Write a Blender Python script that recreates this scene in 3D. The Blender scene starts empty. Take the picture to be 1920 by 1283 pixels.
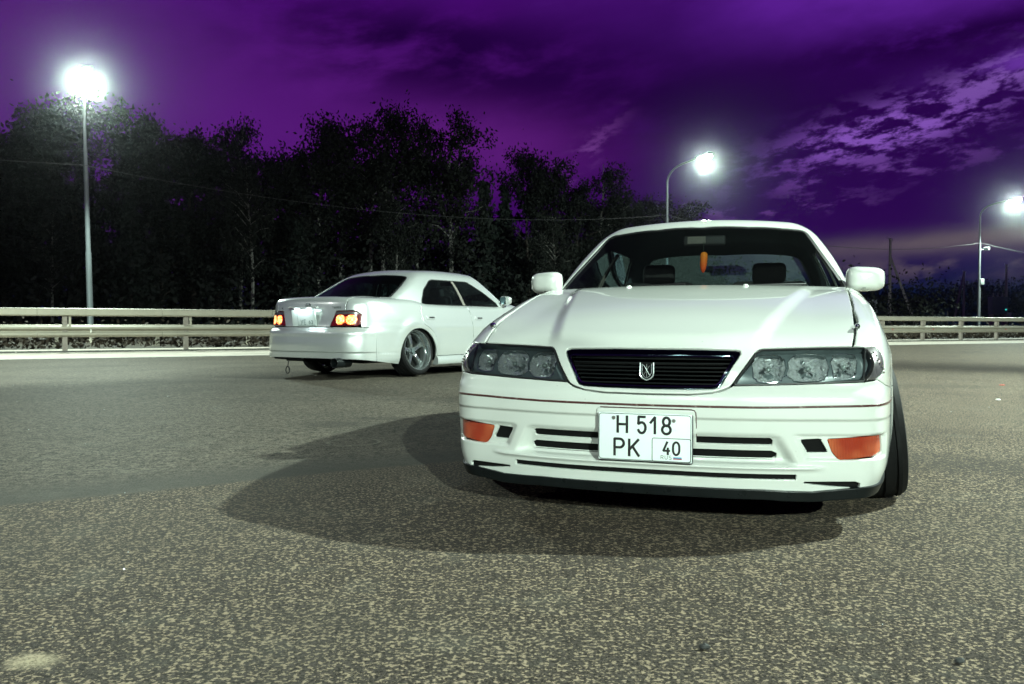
import bpy, bmesh, math, random
import numpy as np
from mathutils import Vector, Matrix, Euler
from mathutils.geometry import delaunay_2d_cdt

C = bpy.context.scene.collection
S = bpy.context.scene
R = math.radians

# ---- camera ------------------------------------------------------------------
cam_data = bpy.data.cameras.new('camera')
cam = bpy.data.objects.new('camera', cam_data); C.objects.link(cam)
cam_data.sensor_width = 36; cam_data.sensor_fit = 'HORIZONTAL'
cam_data.lens = 29.89
cam_data.clip_start = .05; cam_data.clip_end = 3000
cam.matrix_world = Matrix.Translation((0, 0, .733)) @ Matrix.Rotation(R(90-1.227), 4, 'X') @ Matrix.Rotation(.002275, 4, 'Z')
cam_data.dof.use_dof = True
cam_data.dof.focus_distance = 3.4
cam_data.dof.aperture_fstop = 10.0
cam_data.dof.aperture_blades = 9
S.camera = cam

# ---- colour management -------------------------------------------------------
S.view_settings.view_transform = 'Standard'
S.view_settings.look = 'None'
S.view_settings.exposure = 0.12
S.view_settings.gamma = 1.0
S.view_settings.use_curve_mapping = False
S.render.engine = 'CYCLES'
S.cycles.use_denoising = True
S.cycles.denoising_prefilter = 'ACCURATE'
S.cycles.max_bounces = 8
S.cycles.transparent_max_bounces = 16
S.cycles.sample_clamp_indirect = 6.0
S.cycles.caustics_reflective = False
S.cycles.caustics_refractive = False

# ---- node helpers ------------------------------------------------------------
class NT:
    def __init__(s, tree): s.t = tree; s.n = tree.nodes; s.l = tree.links
    def new(s, kind, **kw):
        n = s.n.new(kind)
        for k, v in kw.items(): setattr(n, k, v)
        return n
    def put(s, sock, v):
        if v is None: return
        if hasattr(v, 'is_output') or isinstance(v, bpy.types.NodeSocket): s.l.new(v, sock)
        else:
            if hasattr(sock, 'default_value'):
                try: sock.default_value = v
                except Exception: sock.default_value = (*v, 1.0)
    def math(s, op, a, b=None, c=None, clamp=False):
        n = s.new('ShaderNodeMath', operation=op, use_clamp=clamp)
        s.put(n.inputs[0], a); s.put(n.inputs[1], b); s.put(n.inputs[2], c); return n.outputs[0]
    def mix(s, f, a, b, blend='MIX'):
        n = s.new('ShaderNodeMix', data_type='RGBA', blend_type=blend)
        s.put(n.inputs[0], f); s.put(n.inputs[6], a if not isinstance(a, tuple) else (*a, 1)[:4]); s.put(n.inputs[7], b if not isinstance(b, tuple) else (*b, 1)[:4]); return n.outputs[2]
    def noise(s, vec, scale, detail=2, rough=.5, dist=0, dim='3D'):
        n = s.new('ShaderNodeTexNoise', noise_dimensions=dim)
        s.put(n.inputs['Vector'], vec); n.inputs['Scale'].default_value = scale
        n.inputs['Detail'].default_value = detail; n.inputs['Roughness'].default_value = rough; n.inputs['Distortion'].default_value = dist
        return n.outputs['Fac']
    def ramp(s, f, *stops, interp='LINEAR'):
        n = s.new('ShaderNodeValToRGB'); cr = n.color_ramp; cr.interpolation = interp
        while len(cr.elements) < len(stops): cr.elements.new(.5)
        for e, (p, c) in zip(cr.elements, stops):
            e.position = p; e.color = (c, c, c, 1) if not isinstance(c, tuple) else (*c, 1)[:4]
        s.put(n.inputs[0], f); return n.outputs[0]
    def step(s, x, a, b):
        n = s.new('ShaderNodeMapRange', interpolation_type='SMOOTHSTEP')
        s.put(n.inputs[0], x); s.put(n.inputs[1], a); s.put(n.inputs[2], b); return n.outputs[0]

# ---- night sky ---------------------------------------------------------------
world = bpy.data.worlds.new('World'); S.world = world
world.use_nodes = True
def build_sky():
    t = NT(world.node_tree); t.n.clear()
    tc = t.new('ShaderNodeTexCoord'); d = tc.outputs['Generated']
    sep = t.new('ShaderNodeSeparateXYZ'); t.l.new(d, sep.inputs[0])
    x, y, z = sep.outputs
    az = t.math('ARCTAN2', x, y)                       # 0 = straight ahead of the photo, + to the right
    el = t.math('ARCSINE', z)
    # cloud coordinates: wide flat streaks in angle space
    cv = t.new('ShaderNodeCombineXYZ')
    t.put(cv.inputs[0], t.math('MULTIPLY', az, 2.6)); t.put(cv.inputs[1], t.math('MULTIPLY', t.math('ADD', el, t.math('MULTIPLY', az, -.12)), 6.5))
    v = cv.outputs[0]
    n1 = t.noise(v, 2.2, 8, .62, .15); n2 = t.noise(v, .9, 6, .55, .1)
    n3 = t.noise(v, 5.0, 9, .66, .12)
    n4 = t.noise(v, 9.0, 9, .68, .12)
    def blob(a0, e0, wa, we, tilt=0.0):
        da = t.math('SUBTRACT', az, a0); de = t.math('SUBTRACT', t.math('SUBTRACT', el, e0), t.math('MULTIPLY', da, tilt))
        q = t.math('ADD', t.math('POWER', t.math('ABSOLUTE', t.math('DIVIDE', da, wa)), 2.0), t.math('POWER', t.math('ABSOLUTE', t.math('DIVIDE', de, we)), 2.0))
        return t.math('EXPONENT', t.math('MULTIPLY', q, -1.0))
    def mul(*a):
        r = a[0]
        for b in a[1:]: r = t.math('MULTIPLY', r, b)
        return r
    base = t.ramp(t.math('MULTIPLY', el, 1.35), *SKY_BASE)
    col = base
    for (c, a0, e0, wa, we, tilt, amt, nz, lo, hi) in SKY_BLOBS:
        m = blob(a0, e0, wa, we, tilt)
        if nz:
            m = t.math('MULTIPLY', m, t.step({1: n1, 2: n2, 3: n3, 4: n4}[nz], lo, hi))
        col = t.mix(t.math('MULTIPLY', m, amt, clamp=True), col, c)
    bg = t.new('ShaderNodeBackground'); t.put(bg.inputs['Color'], col); bg.inputs['Strength'].default_value = 1.0
    out = t.new('ShaderNodeOutputWorld'); t.l.new(bg.outputs[0], out.inputs['Surface'])
# linear colours; azimuth / elevation in radians
SKY_BASE = ((0.0, (.0010, .005, .020)), (.050, (.0015, .007, .036)), (.085, (.010, .004, .055)), (.14, (.020, .0007, .066)), (.30, (.018, .0004, .060)), (.80, (.016, .0009, .050)), (1.0, (.004, .0008, .012)))
SKY_BLOBS = [
    # colour, az, el, width az, width el, tilt, amount, noise, lo, hi
    ((.088, .0085, .180), -.34, .23, .34, .13, .0, .95, 0, 0, 0),      # paler purple over the left wood
    ((.074, .007, .160), -.55, .36, .35, .16, .0, .85, 0, 0, 0),
    ((.062, .0025, .165), -.20, .385, .26, .065, .0, .9, 0, 0, 0),
    ((.0115, .0002, .036), -.05, .300, .26, .055, -.12, 1.2, 1, .34, .58),   # long dark cloud across the middle
    ((.012, .0002, .040), .18, .27, .26, .080, .05, 1.1, 1, .30, .60),
    ((.110, .013, .190), -.06, .205, .15, .042, -.06, .95, 2, .30, .58), # lilac gap right of the high birches
    ((.140, .018, .390), .50, .368, .26, .058, .02, 1.2, 2, .25, .52), # bright rift along the top right
    ((.135, .020, .375), .50, .360, .17, .040, .05, .78, 0, 0, 0),
    ((.085, .010, .230), .08, .39, .22, .035, .0, .9, 1, .35, .65),
    ((.014, .0003, .046), .50, .290, .22, .018, .06, 1.15, 3, .36, .56),  # dark edge below the rift
    ((.140, .036, .360), .57, .262, .09, .016, .12, .9, 3, .40, .60),
    ((.200, .075, .420), .415, .205, .100, .025, .20, 1.3, 4, .46, .58), # broken bright patch
    ((.170, .070, .340), .52, .248, .075, .020, .30, 1.0, 4, .47, .60),
    ((.130, .045, .260), .40, .165, .12, .015, .10, .8, 4, .50, .62),
    ((.120, .045, .220), .30, .128, .10, .009, .05, .7, 4, .50, .60),
    ((.105, .080, .100), .52, .090, .36, .012, .05, 1.1, 2, .25, .55), # pale band low on the right
    ((.075, .055, .085), .50, .062, .40, .013, .02, .9, 3, .44, .60),
    ((.130, .035, .210), .08, .190, .040, .018, .9, .9, 4, .46, .60),
]
build_sky()

GLOW_HAZE = True
# ---- lamp light (the lamps themselves are built further down) ------------------
KEY_POS = (9.8, 6.6, 7.6)
KEY_W = 14500.0
FILL_POS = (4.6, -13.5, 6.5)
FILL_W = 16500.0
FILL2_POS = (-4.5, -12.0, 6.2)  # added unseen fill, brightens the left headlight and bumper end
FILL2_W = 2800.0
LEFT_FILL_POS = (-16.0, 6.0, 8.0)  # added unseen fill for the left barrier, cone kept off the near car
LEFT_FILL_W = 23000.0
RIGHT_FILL_POS = (21.0, 13.0, 8.5)  # added unseen fill for the right barrier and the ground before it
RIGHT_FILL_W = 40000.0
ROAD_W = 13000.0
LAMP_COL = (.79, 1.0, .86)
# ---- body maths (numpy only) -------------------------------------------------
class Spl:
    """natural cubic spline, linear outside its range"""
    def __init__(s, *pts):
        x = np.array([p[0] for p in pts], float); y = np.array([p[1] for p in pts], float)
        n = len(x); h = np.diff(x); A = np.zeros((n, n)); b = np.zeros(n); A[0, 0] = A[-1, -1] = 1
        for i in range(1, n-1):
            A[i, i-1] = h[i-1]; A[i, i] = 2*(h[i-1]+h[i]); A[i, i+1] = h[i]
            b[i] = 6*((y[i+1]-y[i])/h[i]-(y[i]-y[i-1])/h[i-1])
        s.x, s.y, s.h, s.m = x, y, h, np.linalg.solve(A, b)
    def __call__(s, t):
        t = np.asarray(t, float); x, y, h, m = s.x, s.y, s.h, s.m
        i = np.clip(np.searchsorted(x, t)-1, 0, len(h)-1); hh = h[i]
        tc = np.clip(t, x[0], x[-1]); a = (x[i+1]-tc)/hh; b = (tc-x[i])/hh
        r = a*y[i]+b*y[i+1]+((a**3-a)*m[i]+(b**3-b)*m[i+1])*hh*hh/6
        s0 = (y[1]-y[0])/h[0]-h[0]*m[1]/6; s1 = (y[-1]-y[-2])/h[-1]+h[-1]*m[-2]/6
        return r+np.where(t < x[0], (t-x[0])*s0, 0)+np.where(t > x[-1], (t-x[-1])*s1, 0)
def smax(a, b, k):
    h = np.clip(k-np.abs(a-b), 0, None)/k
    return np.maximum(a, b)+h*h*k*.25
def sst(e0, e1, x):
    t = np.clip((x-e0)/(e1-e0), 0, 1); return t*t*(3-2*t)
def band(x, c, w, s):
    """1 inside |x-c|<w with soft edge s"""
    return 1-sst(w, w+s, np.abs(x-c))
VF = Spl((0, .018), (.2, .024), (.3, .033), (.42, .056), (.52, .083), (.6, .110), (.66, .130), (.72, .153), (.77, .188), (.81, .243), (.84, .322), (.865, .45), (.88, .60))
PF = Spl((.08, .035), (.13, .026), (.17, .020), (.21, .012), (.25, .008), (.30, .004), (.36, .001), (.42, 0), (.46, .002), (.49, .010), (.52, .034), (.56, .054), (.60, .080), (.65, .118), (.72, .18), (.80, .26))
VR = Spl((0, 4.70), (.3, 4.692), (.5, 4.668), (.62, 4.63), (.72, 4.56), (.79, 4.47), (.83, 4.37), (.86, 4.22), (.88, 4.05))
PR = Spl((.10, .05), (.16, .03), (.20, .012), (.26, .003), (.33, 0), (.42, 0), (.50, .005), (.545, .014), (.58, .05), (.62, .068), (.70, .080), (.80, .095), (.90, .115), (1.0, .15))
ZC = Spl((-.05, .585), (.03, .63), (.08, .660), (.14, .684), (.25, .718), (.4, .764), (.7, .834), (1.0, .889), (1.2, .919), (1.35, .932), (1.6, .938), (2.2, .935), (3.3, .945), (3.8, .955), (4.1, .960), (4.4, .955), (4.6, .950), (4.68, .940), (4.8, .90))
SI = Spl((.10, .075), (.16, .045), (.20, .022), (.26, .006), (.33, 0), (.45, 0), (.58, .002), (.66, .010), (.75, .026), (.85, .050), (.95, .085), (1.05, .13))
UC = Spl((.05, .335), (.4, .40), (.8, .468), (1.2, .535), (1.5, .575))
WS = Spl((.70, .825), (.80, .803), (.9, .775), (1.0, .738), (1.1, .692), (1.2, .632), (1.28, .572), (1.36, .49))
ZR = Spl((1.5, 1.26), (1.85, 1.312), (2.1, 1.337), (2.4, 1.350), (2.7, 1.354), (3.0, 1.347), (3.3, 1.325), (3.6, 1.285), (4.0, 1.20))
def topz(a, v):
    k = .05-.03*sst(.3, 1.6, v)+.035*sst(1.64, 1.85, v)*(1-sst(3.35, 3.7, v))
    f = sst(.03, .25, v)*(1-sst(1.25, 1.45, v))
    ridge = .016*f*sst(UC(v)-.012, UC(v)+.05, a)
    return ZC(v)-k*(a/.72)**2-ridge+.010*sst(.55, .75, a)*sst(.3, .6, v)*(1-sst(1.2, 1.5, v))
def F(u, v, z):
    """lower body: negative inside"""
    a = np.abs(u)
    # front face with its relief
    fr = np.clip(1-np.clip(v, 0, 9)/.9, 0, 1)
    nose = .045*np.exp(-(a/.30)**4)*sst(.50, .60, z)
    vf = VF(a)+PF(z)*(1-.38*sst(.45, .74, a)*sst(.5, .56, z))-nose
    # bumper relief: step under the trim line, mouth recess, lower lip, lamp pocket
    vf = vf+.006*sst(.408, .402, z)*(1-sst(.24, .22, z)*0)
    me = .455+(.335-z)*.5
    mouth = (1-sst(me-.03, me+.02, a))*sst(.356, .338, z)*sst(.244, .262, z)
    vf = vf+mouth*(.016+(.34-z)*.40)
    vf = vf-.016*sst(.250, .238, z)*sst(.225, .235, z)*(1-sst(.55, .62, a))
    pk = sst(.500, .535, a+(.33-z)*-.45)*(1-sst(.80, .815, a))*sst(.353, .345, z)*sst(.262, .272, z)
    vf = vf+.020*pk
    d_f = (vf-v)/np.sqrt(1+np.clip((a/.62)**6, 0, 6))
    vr = VR(a)-PR(z)
    vr = vr-.016*band(z, .298, .005, .008)
    d_r = (v-vr)/np.sqrt(1+np.clip((a/.70)**8, 0, 6))
    w = .848+.026*sst(.3, 1.2, v)-.012*sst(3.9, 4.5, v)
    mould = .007*band(z, .505, .022, .006)*sst(1.36, 1.38, v)*(1-sst(3.30, 3.32, v))
    d0 = (v-.92)**2+(z-.30)**2; d1 = (v-3.65)**2+(z-.30)**2
    fl = .012*(np.exp(-((np.sqrt(d0)-.36)/.05)**2)+np.exp(-((np.sqrt(d1)-.36)/.05)**2))*sst(.2, .4, z)
    crease = .006*band(z, .60, .004, .05)
    d_s = a-(w-SI(z)+mould+fl+crease*.6)
    d = smax(smax(d_s, d_f, .09), d_r, .09)
    t = topz(a, v)
    d_t = (z-t)*.93
    k = .10-.05*sst(1.2, 1.8, v)+.03*sst(3.6, 4.2, v)-.045*(1-sst(.1, .5, v))
    return smax(d, d_t, k)
def G(u, v, z):
    """greenhouse"""
    a = np.abs(u)
    side = (a-(WS(z)-.05*sst(3.3, 4.1, v)))*.93
    ws = (1.315+1.58*(z-.92)+.10*(z-.92)**2+.57*a*a-v)*.52
    bk = (v-(4.06-1.95*(z-.95)-.30*a*a))*.45
    rf = z-(ZR(v)-.11*a*a)
    d = smax(side, rf, .075)
    d = smax(d, ws, .03)
    return smax(d, bk, .05)
def trace(fn, o, d, t0, t1, n=70):
    """last-outside to first-inside crossing along rays o+t*d"""
    N = len(o); t0, t1 = float(t0), float(t1); found = np.zeros(N, bool); tb = np.full(N, t1)
    f0 = fn(*(o+d*t0).T); lo = np.full(N, t0); hi = np.full(N, t1)
    for i in range(1, n+1):
        t = t0+(t1-t0)*i/n
        f = fn(*(o+d*t).T)
        new = (~found) & (f <= 0)
        hi[new] = t; found |= new
        lo[~found] = t
    for _ in range(22):
        m = (lo+hi)/2; f = fn(*(o+d*m[:, None]).T); ins = f <= 0
        hi = np.where(ins, m, hi); lo = np.where(ins, lo, m)
    return o+d*hi[:, None], found
def grad(fn, P, e=.0015):
    g = np.stack([fn(*(P+np.eye(3)[i]*e).T)-fn(*(P-np.eye(3)[i]*e).T) for i in range(3)], 1)
    return g/np.maximum(np.linalg.norm(g, axis=1, keepdims=True), 1e-9)
# plan contour used to wrap bumpers: half outline at z=.42, s=0 at front centre
def _contour():
    pts = []
    for ang in np.linspace(0, np.pi, 1600):
        pts.append(ang)
    ang = np.array(pts); c = np.array([0, 2.3, .42])
    d = np.stack([np.sin(ang), -np.cos(ang), 0*ang], 1)
    P, _ = trace(lambda u, v, z: F(u, v, z), c+d*2.6, -d, 0, 2.6, 260)
    P = P[:, :2]
    seg = np.linalg.norm(np.diff(P, axis=0), axis=1); s = np.concatenate([[0], np.cumsum(seg)])
    S = np.arange(0, s[-1], .01); X = np.interp(S, s, P[:, 0]); Y = np.interp(S, s, P[:, 1])
    tx, ty = np.gradient(X), np.gradient(Y)
    nx, ny = ty, -tx
    l = np.hypot(nx, ny); nx, ny = nx/l, ny/l
    def sm(q, w=14):
        qq = np.concatenate([q[w:0:-1]*(1 if q is not nx else -1), q, q[-2:-w-2:-1]*(1 if q is not nx else -1)])
        k = np.hanning(2*w+1); k /= k.sum(); return np.convolve(qq, k, 'valid')
    a, b = sm(nx), sm(ny); l = np.hypot(a, b)
    return S, X, Y, a/l, b/l
# ---- materials ---------------------------------------------------------------
def mat(name, col=(.5, .5, .5), rough=.5, metal=0.0, coat=0.0, spec=.5, emit=None, estr=0.0, build=None):
    m = bpy.data.materials.new(name); m.use_nodes = True
    t = NT(m.node_tree); b = t.n['Principled BSDF']
    b.inputs['Base Color'].default_value = (*col, 1); b.inputs['Roughness'].default_value = rough
    b.inputs['Metallic'].default_value = metal; b.inputs['Specular IOR Level'].default_value = spec
    b.inputs['Coat Weight'].default_value = coat; b.inputs['Coat Roughness'].default_value = .035
    if emit: b.inputs['Emission Color'].default_value = (*emit, 1); b.inputs['Emission Strength'].default_value = estr
    if build: build(t, b)
    return m
def objco(t): return t.new('ShaderNodeTexCoord').outputs['Object']
def bump(t, b, h, strength=.3, dist=.01):
    n = t.new('ShaderNodeBump'); n.inputs['Strength'].default_value = strength; n.inputs['Distance'].default_value = dist
    t.put(n.inputs['Height'], h); t.l.new(n.outputs[0], b.inputs['Normal'])
def tone(sc, amt, detail=4):
    def f(t, b):
        c = tuple(b.inputs['Base Color'].default_value[:3])
        n = t.noise(objco(t), sc, detail, .6)
        t.l.new(t.mix(n, tuple(q*(1-amt) for q in c), tuple(min(1, q*(1+amt)) for q in c)), b.inputs['Base Color'])
    return f
def paint(colA, metal, rough, flake):
    def f(t, b):
        co = objco(t)
        n = t.noise(co, 2.5, 5, .6); fl = t.noise(co, 700, 2, .6)
        dust = t.step(t.noise(co, 9, 6, .7), .50, .85)
        c = t.mix(n, tuple(q*.97 for q in colA), colA)
        c = t.mix(t.math('MULTIPLY', dust, .10), c, (.40, .37, .31))
        chip = t.math('MULTIPLY', t.step(t.noise(co, 95, 2, .5), .735, .765), t.step(t.noise(co, 4, 3, .6), .45, .65)); c = t.mix(t.math('MULTIPLY', chip, .7), c, (.10, .09, .08))
        t.l.new(c, b.inputs['Base Color'])
        t.put(b.inputs['Roughness'], t.math('ADD', t.math('MULTIPLY', fl, .10), rough))
        t.put(b.inputs['Coat Roughness'], t.math('ADD', t.math('MULTIPLY', dust, .10), .03))
        b.inputs['Metallic'].default_value = metal
    return f
def wave(t, vec, scale, dirn='X'):
    n = t.new('ShaderNodeTexWave', wave_type='BANDS', bands_direction=dirn); t.put(n.inputs['Vector'], vec)
    n.inputs['Scale'].default_value = scale; n.inputs['Distortion'].default_value = .3; return n.outputs['Fac']
M = {}
M['paint'] = mat('pearl_white_paint', (.80, .81, .76), .38, 0, 1.0, build=paint((.62, .64, .605), .0, .24, .1))
M['silver'] = mat('silver_white_paint', (.62, .64, .62), .35, .45, 1.0, build=paint((.66, .69, .675), .55, .24, .2))
M['black'] = mat('black_plastic', (.012, .012, .013), .5, build=tone(40, .4))
M['void'] = mat('under_black', (.006, .006, .006), .9, spec=.1, build=tone(8, .3))
M['rubber'] = mat('tyre_rubber', (.0065, .0065, .0068), .70, spec=.15, build=lambda t, b: (tone(30, .5)(t, b), bump(t, b, t.noise(objco(t), 120, 3), .25, .003)))
M['gloss_black'] = mat('gloss_black', (.006, .0075, .008), .30, spec=.22, coat=0, build=lambda t, b: (tone(14, .5)(t, b), t.put(b.inputs['Roughness'], t.math('ADD', t.math('MULTIPLY', t.noise(objco(t), 16, 5, .7), .4), .12))))
M['grille'] = mat('grille_black', (.005, .006, .0065), .6, spec=.08, build=tone(30, .3))
M['chrome'] = mat('chrome', (.80, .83, .83), .07, 1.0, build=tone(50, .1))
M['alloy'] = mat('wheel_alloy', (.46, .50, .50), .14, .88, build=tone(40, .12))
M['badge'] = mat('badge_metal', (.72, .78, .78), .22, .65, build=tone(60, .1))
M['dark_chrome'] = mat('dark_chrome', (.10, .15, .17), .12, 1.0, build=tone(30, .3))
M['housing'] = mat('lamp_housing', (.085, .105, .11), .34, .10, build=tone(25, .4))
M['reflector'] = mat('lamp_reflector', (.90, .97, .97), .10, .76, build=tone(60, .25))
M['bulb'] = mat('lamp_bulb_cap', (.30, .34, .33), .22, .5, build=tone(60, .2))
M['trim'] = mat('maroon_trim', (.075, .028, .026), .30, 0, .4, build=lambda t, b: t.l.new(t.mix(t.step(t.noise(objco(t), 55, 3, .7), .55, .75), (.070, .026, .024), (.26, .20, .18)), b.inputs['Base Color']))
M['amber'] = mat('amber_lens', (.42, .060, .020), .16, 0, .8, build=lambda t, b: (t.l.new(t.mix(t.step(t.noise(objco(t), 7, 2), .35, .7), (.40, .036, .012), (.66, .16, .06)), b.inputs['Base Color']),
    bump(t, b, wave(t, objco(t), 62), .9, .004)))
M['red_lens'] = mat('red_lens', (.13, .005, .007), .15, 0, .8, build=tone(20, .3))
M['clear_lens'] = mat('smoked_lens', (.18, .17, .17), .2, .6, .6, build=tone(45, .6))
M['tail_lit'] = mat('tail_lamp_lit', (.8, .3, .1), .3, emit=(1, .30, .06), estr=2.6, build=lambda t, b: (
    t.l.new(t.mix(t.step(t.noise(objco(t), 45, 3, .6), .45, .62), (1.0, .16, .02), (1.0, .66, .30)), b.inputs['Emission Color'])))
M['tail_glow'] = mat('tail_lamp_glow', (.6, .05, .02), .3, emit=(1, .13, .02), estr=1.0, build=tone(10, .2))
M['plate_lit'] = mat('plate_lamp', (.9, .95, 1), .3, emit=(.80, .98, 1.0), estr=4, build=tone(10, .02))
M['plate'] = mat('plate_white', (.72, .80, .79), .32, 0, .2, build=lambda t, b: t.l.new(t.mix(t.step(t.noise(objco(t), 24, 6, .7), .58, .8), (.76, .84, .83), (.56, .66, .64)), b.inputs['Base Color']))
M['ink'] = mat('plate_ink', (.012, .012, .012), .4, build=tone(40, .3))
M['flag_white'] = mat('flag_white', (.75, .78, .78), .4, build=tone(40, .05)); M['flag_blue'] = mat('flag_blue', (.03, .35, .55), .4, build=tone(40, .1)); M['flag_red'] = mat('flag_red', (.33, .02, .05), .4, build=tone(40, .1))
M['steel'] = mat('bolt_steel', (.35, .34, .32), .35, .9, build=tone(300, .5))
M['fabric'] = mat('seat_fabric', (.030, .029, .030), .9, spec=.2, build=lambda t, b: (tone(90, .4)(t, b)))
M['dash'] = mat('dash_plastic', (.018, .018, .019), .65, build=tone(50, .3))
M['beige'] = mat('headliner', (.16, .145, .13), .9, build=tone(60, .2))
M['galv'] = mat('galvanised_steel', (.32, .32, .29), .5, .35, build=lambda t, b: t.l.new(t.mix(t.noise(objco(t), 3, 7, .7), (.23, .21, .17), (.37, .34, .275)), b.inputs['Base Color']))
M['post'] = mat('barrier_post_steel', (.18, .155, .13), .6, .3, build=lambda t, b: t.l.new(t.mix(t.noise(objco(t), 7, 6, .7), (.11, .08, .065), (.27, .25, .22)), b.inputs['Base Color']))
M['lamp_pole'] = mat('pole_paint', (.15, .17, .18), .45, .4, build=tone(3, .2, 6))
M['lamp_on'] = mat('lamp_lens_lit', (1, 1, 1), .3, emit=(.96, 1, .93), estr=190, build=tone(3, .01))
M['wood'] = mat('weathered_pole', (.20, .175, .15), .85, build=lambda t, b: t.l.new(t.mix(t.noise(objco(t), 6, 7, .7), (.34, .32, .29), (.52, .50, .46)), b.inputs['Base Color']))  # pale grey of weathered concrete, for the power poles
M['wire'] = mat('cable', (.07, .07, .075), .5, .2, build=tone(9, .3))
M['cab'] = mat('cabinet_paint', (.42, .47, .46), .5, build=tone(3, .15, 5))
M['kiosk'] = mat('transformer_paint', (.10, .15, .18), .5, build=tone(3, .3, 5))
M['bark'] = mat('birch_bark', (.40, .39, .36), .8, build=lambda t, b: t.l.new(t.mix(t.step(t.noise(objco(t), 3.2, 6, .75), .50, .60), (.23, .225, .205), (.03, .028, .025)), b.inputs['Base Color']))
M['dark_bark'] = mat('dark_bark', (.055, .045, .038), .9, build=tone(5, .5, 6))
def leafmat(name, a, b2):
    def f(t, b):
        n = t.noise(objco(t), .55, 4, .6); n2 = t.noise(objco(t), 6, 3, .6)
        t.l.new(t.mix(t.math('ADD', t.math('MULTIPLY', n, .6), t.math('MULTIPLY', n2, .4)), a, b2), b.inputs['Base Color'])
    return mat(name, a, .7, spec=.25, build=f)
M['leaf'] = leafmat('birch_leaf', (.007, .010, .009), (.022, .025, .019))
M['leaf2'] = leafmat('aspen_leaf', (.006, .009, .008), (.017, .020, .016))
M['needle'] = leafmat('spruce_needle', (.012, .020, .018), (.030, .038, .030))
M['weed'] = leafmat('roadside_weed', (.010, .009, .006), (.036, .023, .014))
def sepz(t):
    s = t.new('ShaderNodeSeparateXYZ'); t.l.new(objco(t), s.inputs[0]); return s.outputs[2]
M['carrot'] = mat('carrot_fabric', (.8, .15, .01), .7, build=lambda t, b: t.l.new(t.ramp(t.math('ADD', t.math('MULTIPLY', sepz(t), 8.0), .5, clamp=True), (0, (.85, .045, .008)), (1, (.95, .28, .012))), b.inputs['Base Color']))
M['carrot_top'] = mat('carrot_string', (.02, .03, .02), .8, build=tone(40, .3))
M['litter'] = mat('litter_paper', (.62, .60, .58), .7, build=tone(60, .2)); M['litter_red'] = mat('litter_red', (.35, .05, .03), .6, build=tone(60, .2))
M['pebble'] = mat('dark_pebble', (.02, .02, .02), .7, build=tone(60, .4))
M['grit'] = mat('glass_grit', (.85, .9, .9), .15, .3, build=tone(60, .1))
M['white_line'] = mat('road_paint', (.42, .42, .38), .7, build=lambda t, b: t.l.new(t.mix(t.step(t.noise(objco(t), 14, 6, .7), .42, .62), (.46, .45, .40), (.17, .165, .15)), b.inputs['Base Color']))
M['reflect_w'] = mat('reflector_white', (.75, .75, .70), .3, build=tone(40, .1)); M['reflect_r'] = mat('reflector_red', (.45, .03, .03), .3, build=tone(40, .1))

def glassmat(name, tint, refl=1.0, spots=0.0):
    m = bpy.data.materials.new(name); m.use_nodes = True; t = NT(m.node_tree); t.n.clear()
    tr = t.new('ShaderNodeBsdfTransparent'); tr.inputs[0].default_value = (*tint, 1)
    gl = t.new('ShaderNodeBsdfGlossy'); gl.inputs['Roughness'].default_value = .02; gl.inputs[0].default_value = (.9, .95, .95, 1)
    fr = t.new('ShaderNodeFresnel'); fr.inputs['IOR'].default_value = 1.5
    mx = t.new('ShaderNodeMixShader'); t.put(mx.inputs[0], t.math('MULTIPLY', fr.outputs[0], refl)); t.l.new(tr.outputs[0], mx.inputs[1]); t.l.new(gl.outputs[0], mx.inputs[2])
    last = mx.outputs[0]
    if spots:
        df = t.new('ShaderNodeBsdfDiffuse'); df.inputs[0].default_value = (.45, .48, .46, 1)
        co = objco(t); dirt = t.math('ADD', t.math('MULTIPLY', t.step(t.noise(co, 170, 3, .7), .56, .78), spots), t.math('MULTIPLY', t.noise(co, 7, 5, .7), spots*.22))
        m2 = t.new('ShaderNodeMixShader'); t.put(m2.inputs[0], dirt); t.l.new(last, m2.inputs[1]); t.l.new(df.outputs[0], m2.inputs[2]); last = m2.outputs[0]
    o = t.new('ShaderNodeOutputMaterial'); t.l.new(last, o.inputs[0]); return m
M['glass'] = glassmat('windscreen_glass', (.80, .86, .84), .5, .02)
M['glass_side'] = glassmat('side_glass', (.40, .48, .48), .4, .03)
M['glass_rear'] = glassmat('rear_glass', (.40, .56, .60), .30, .014)
M['lens'] = glassmat('headlamp_lens', (.93, .96, .96), .8, .018)

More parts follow.
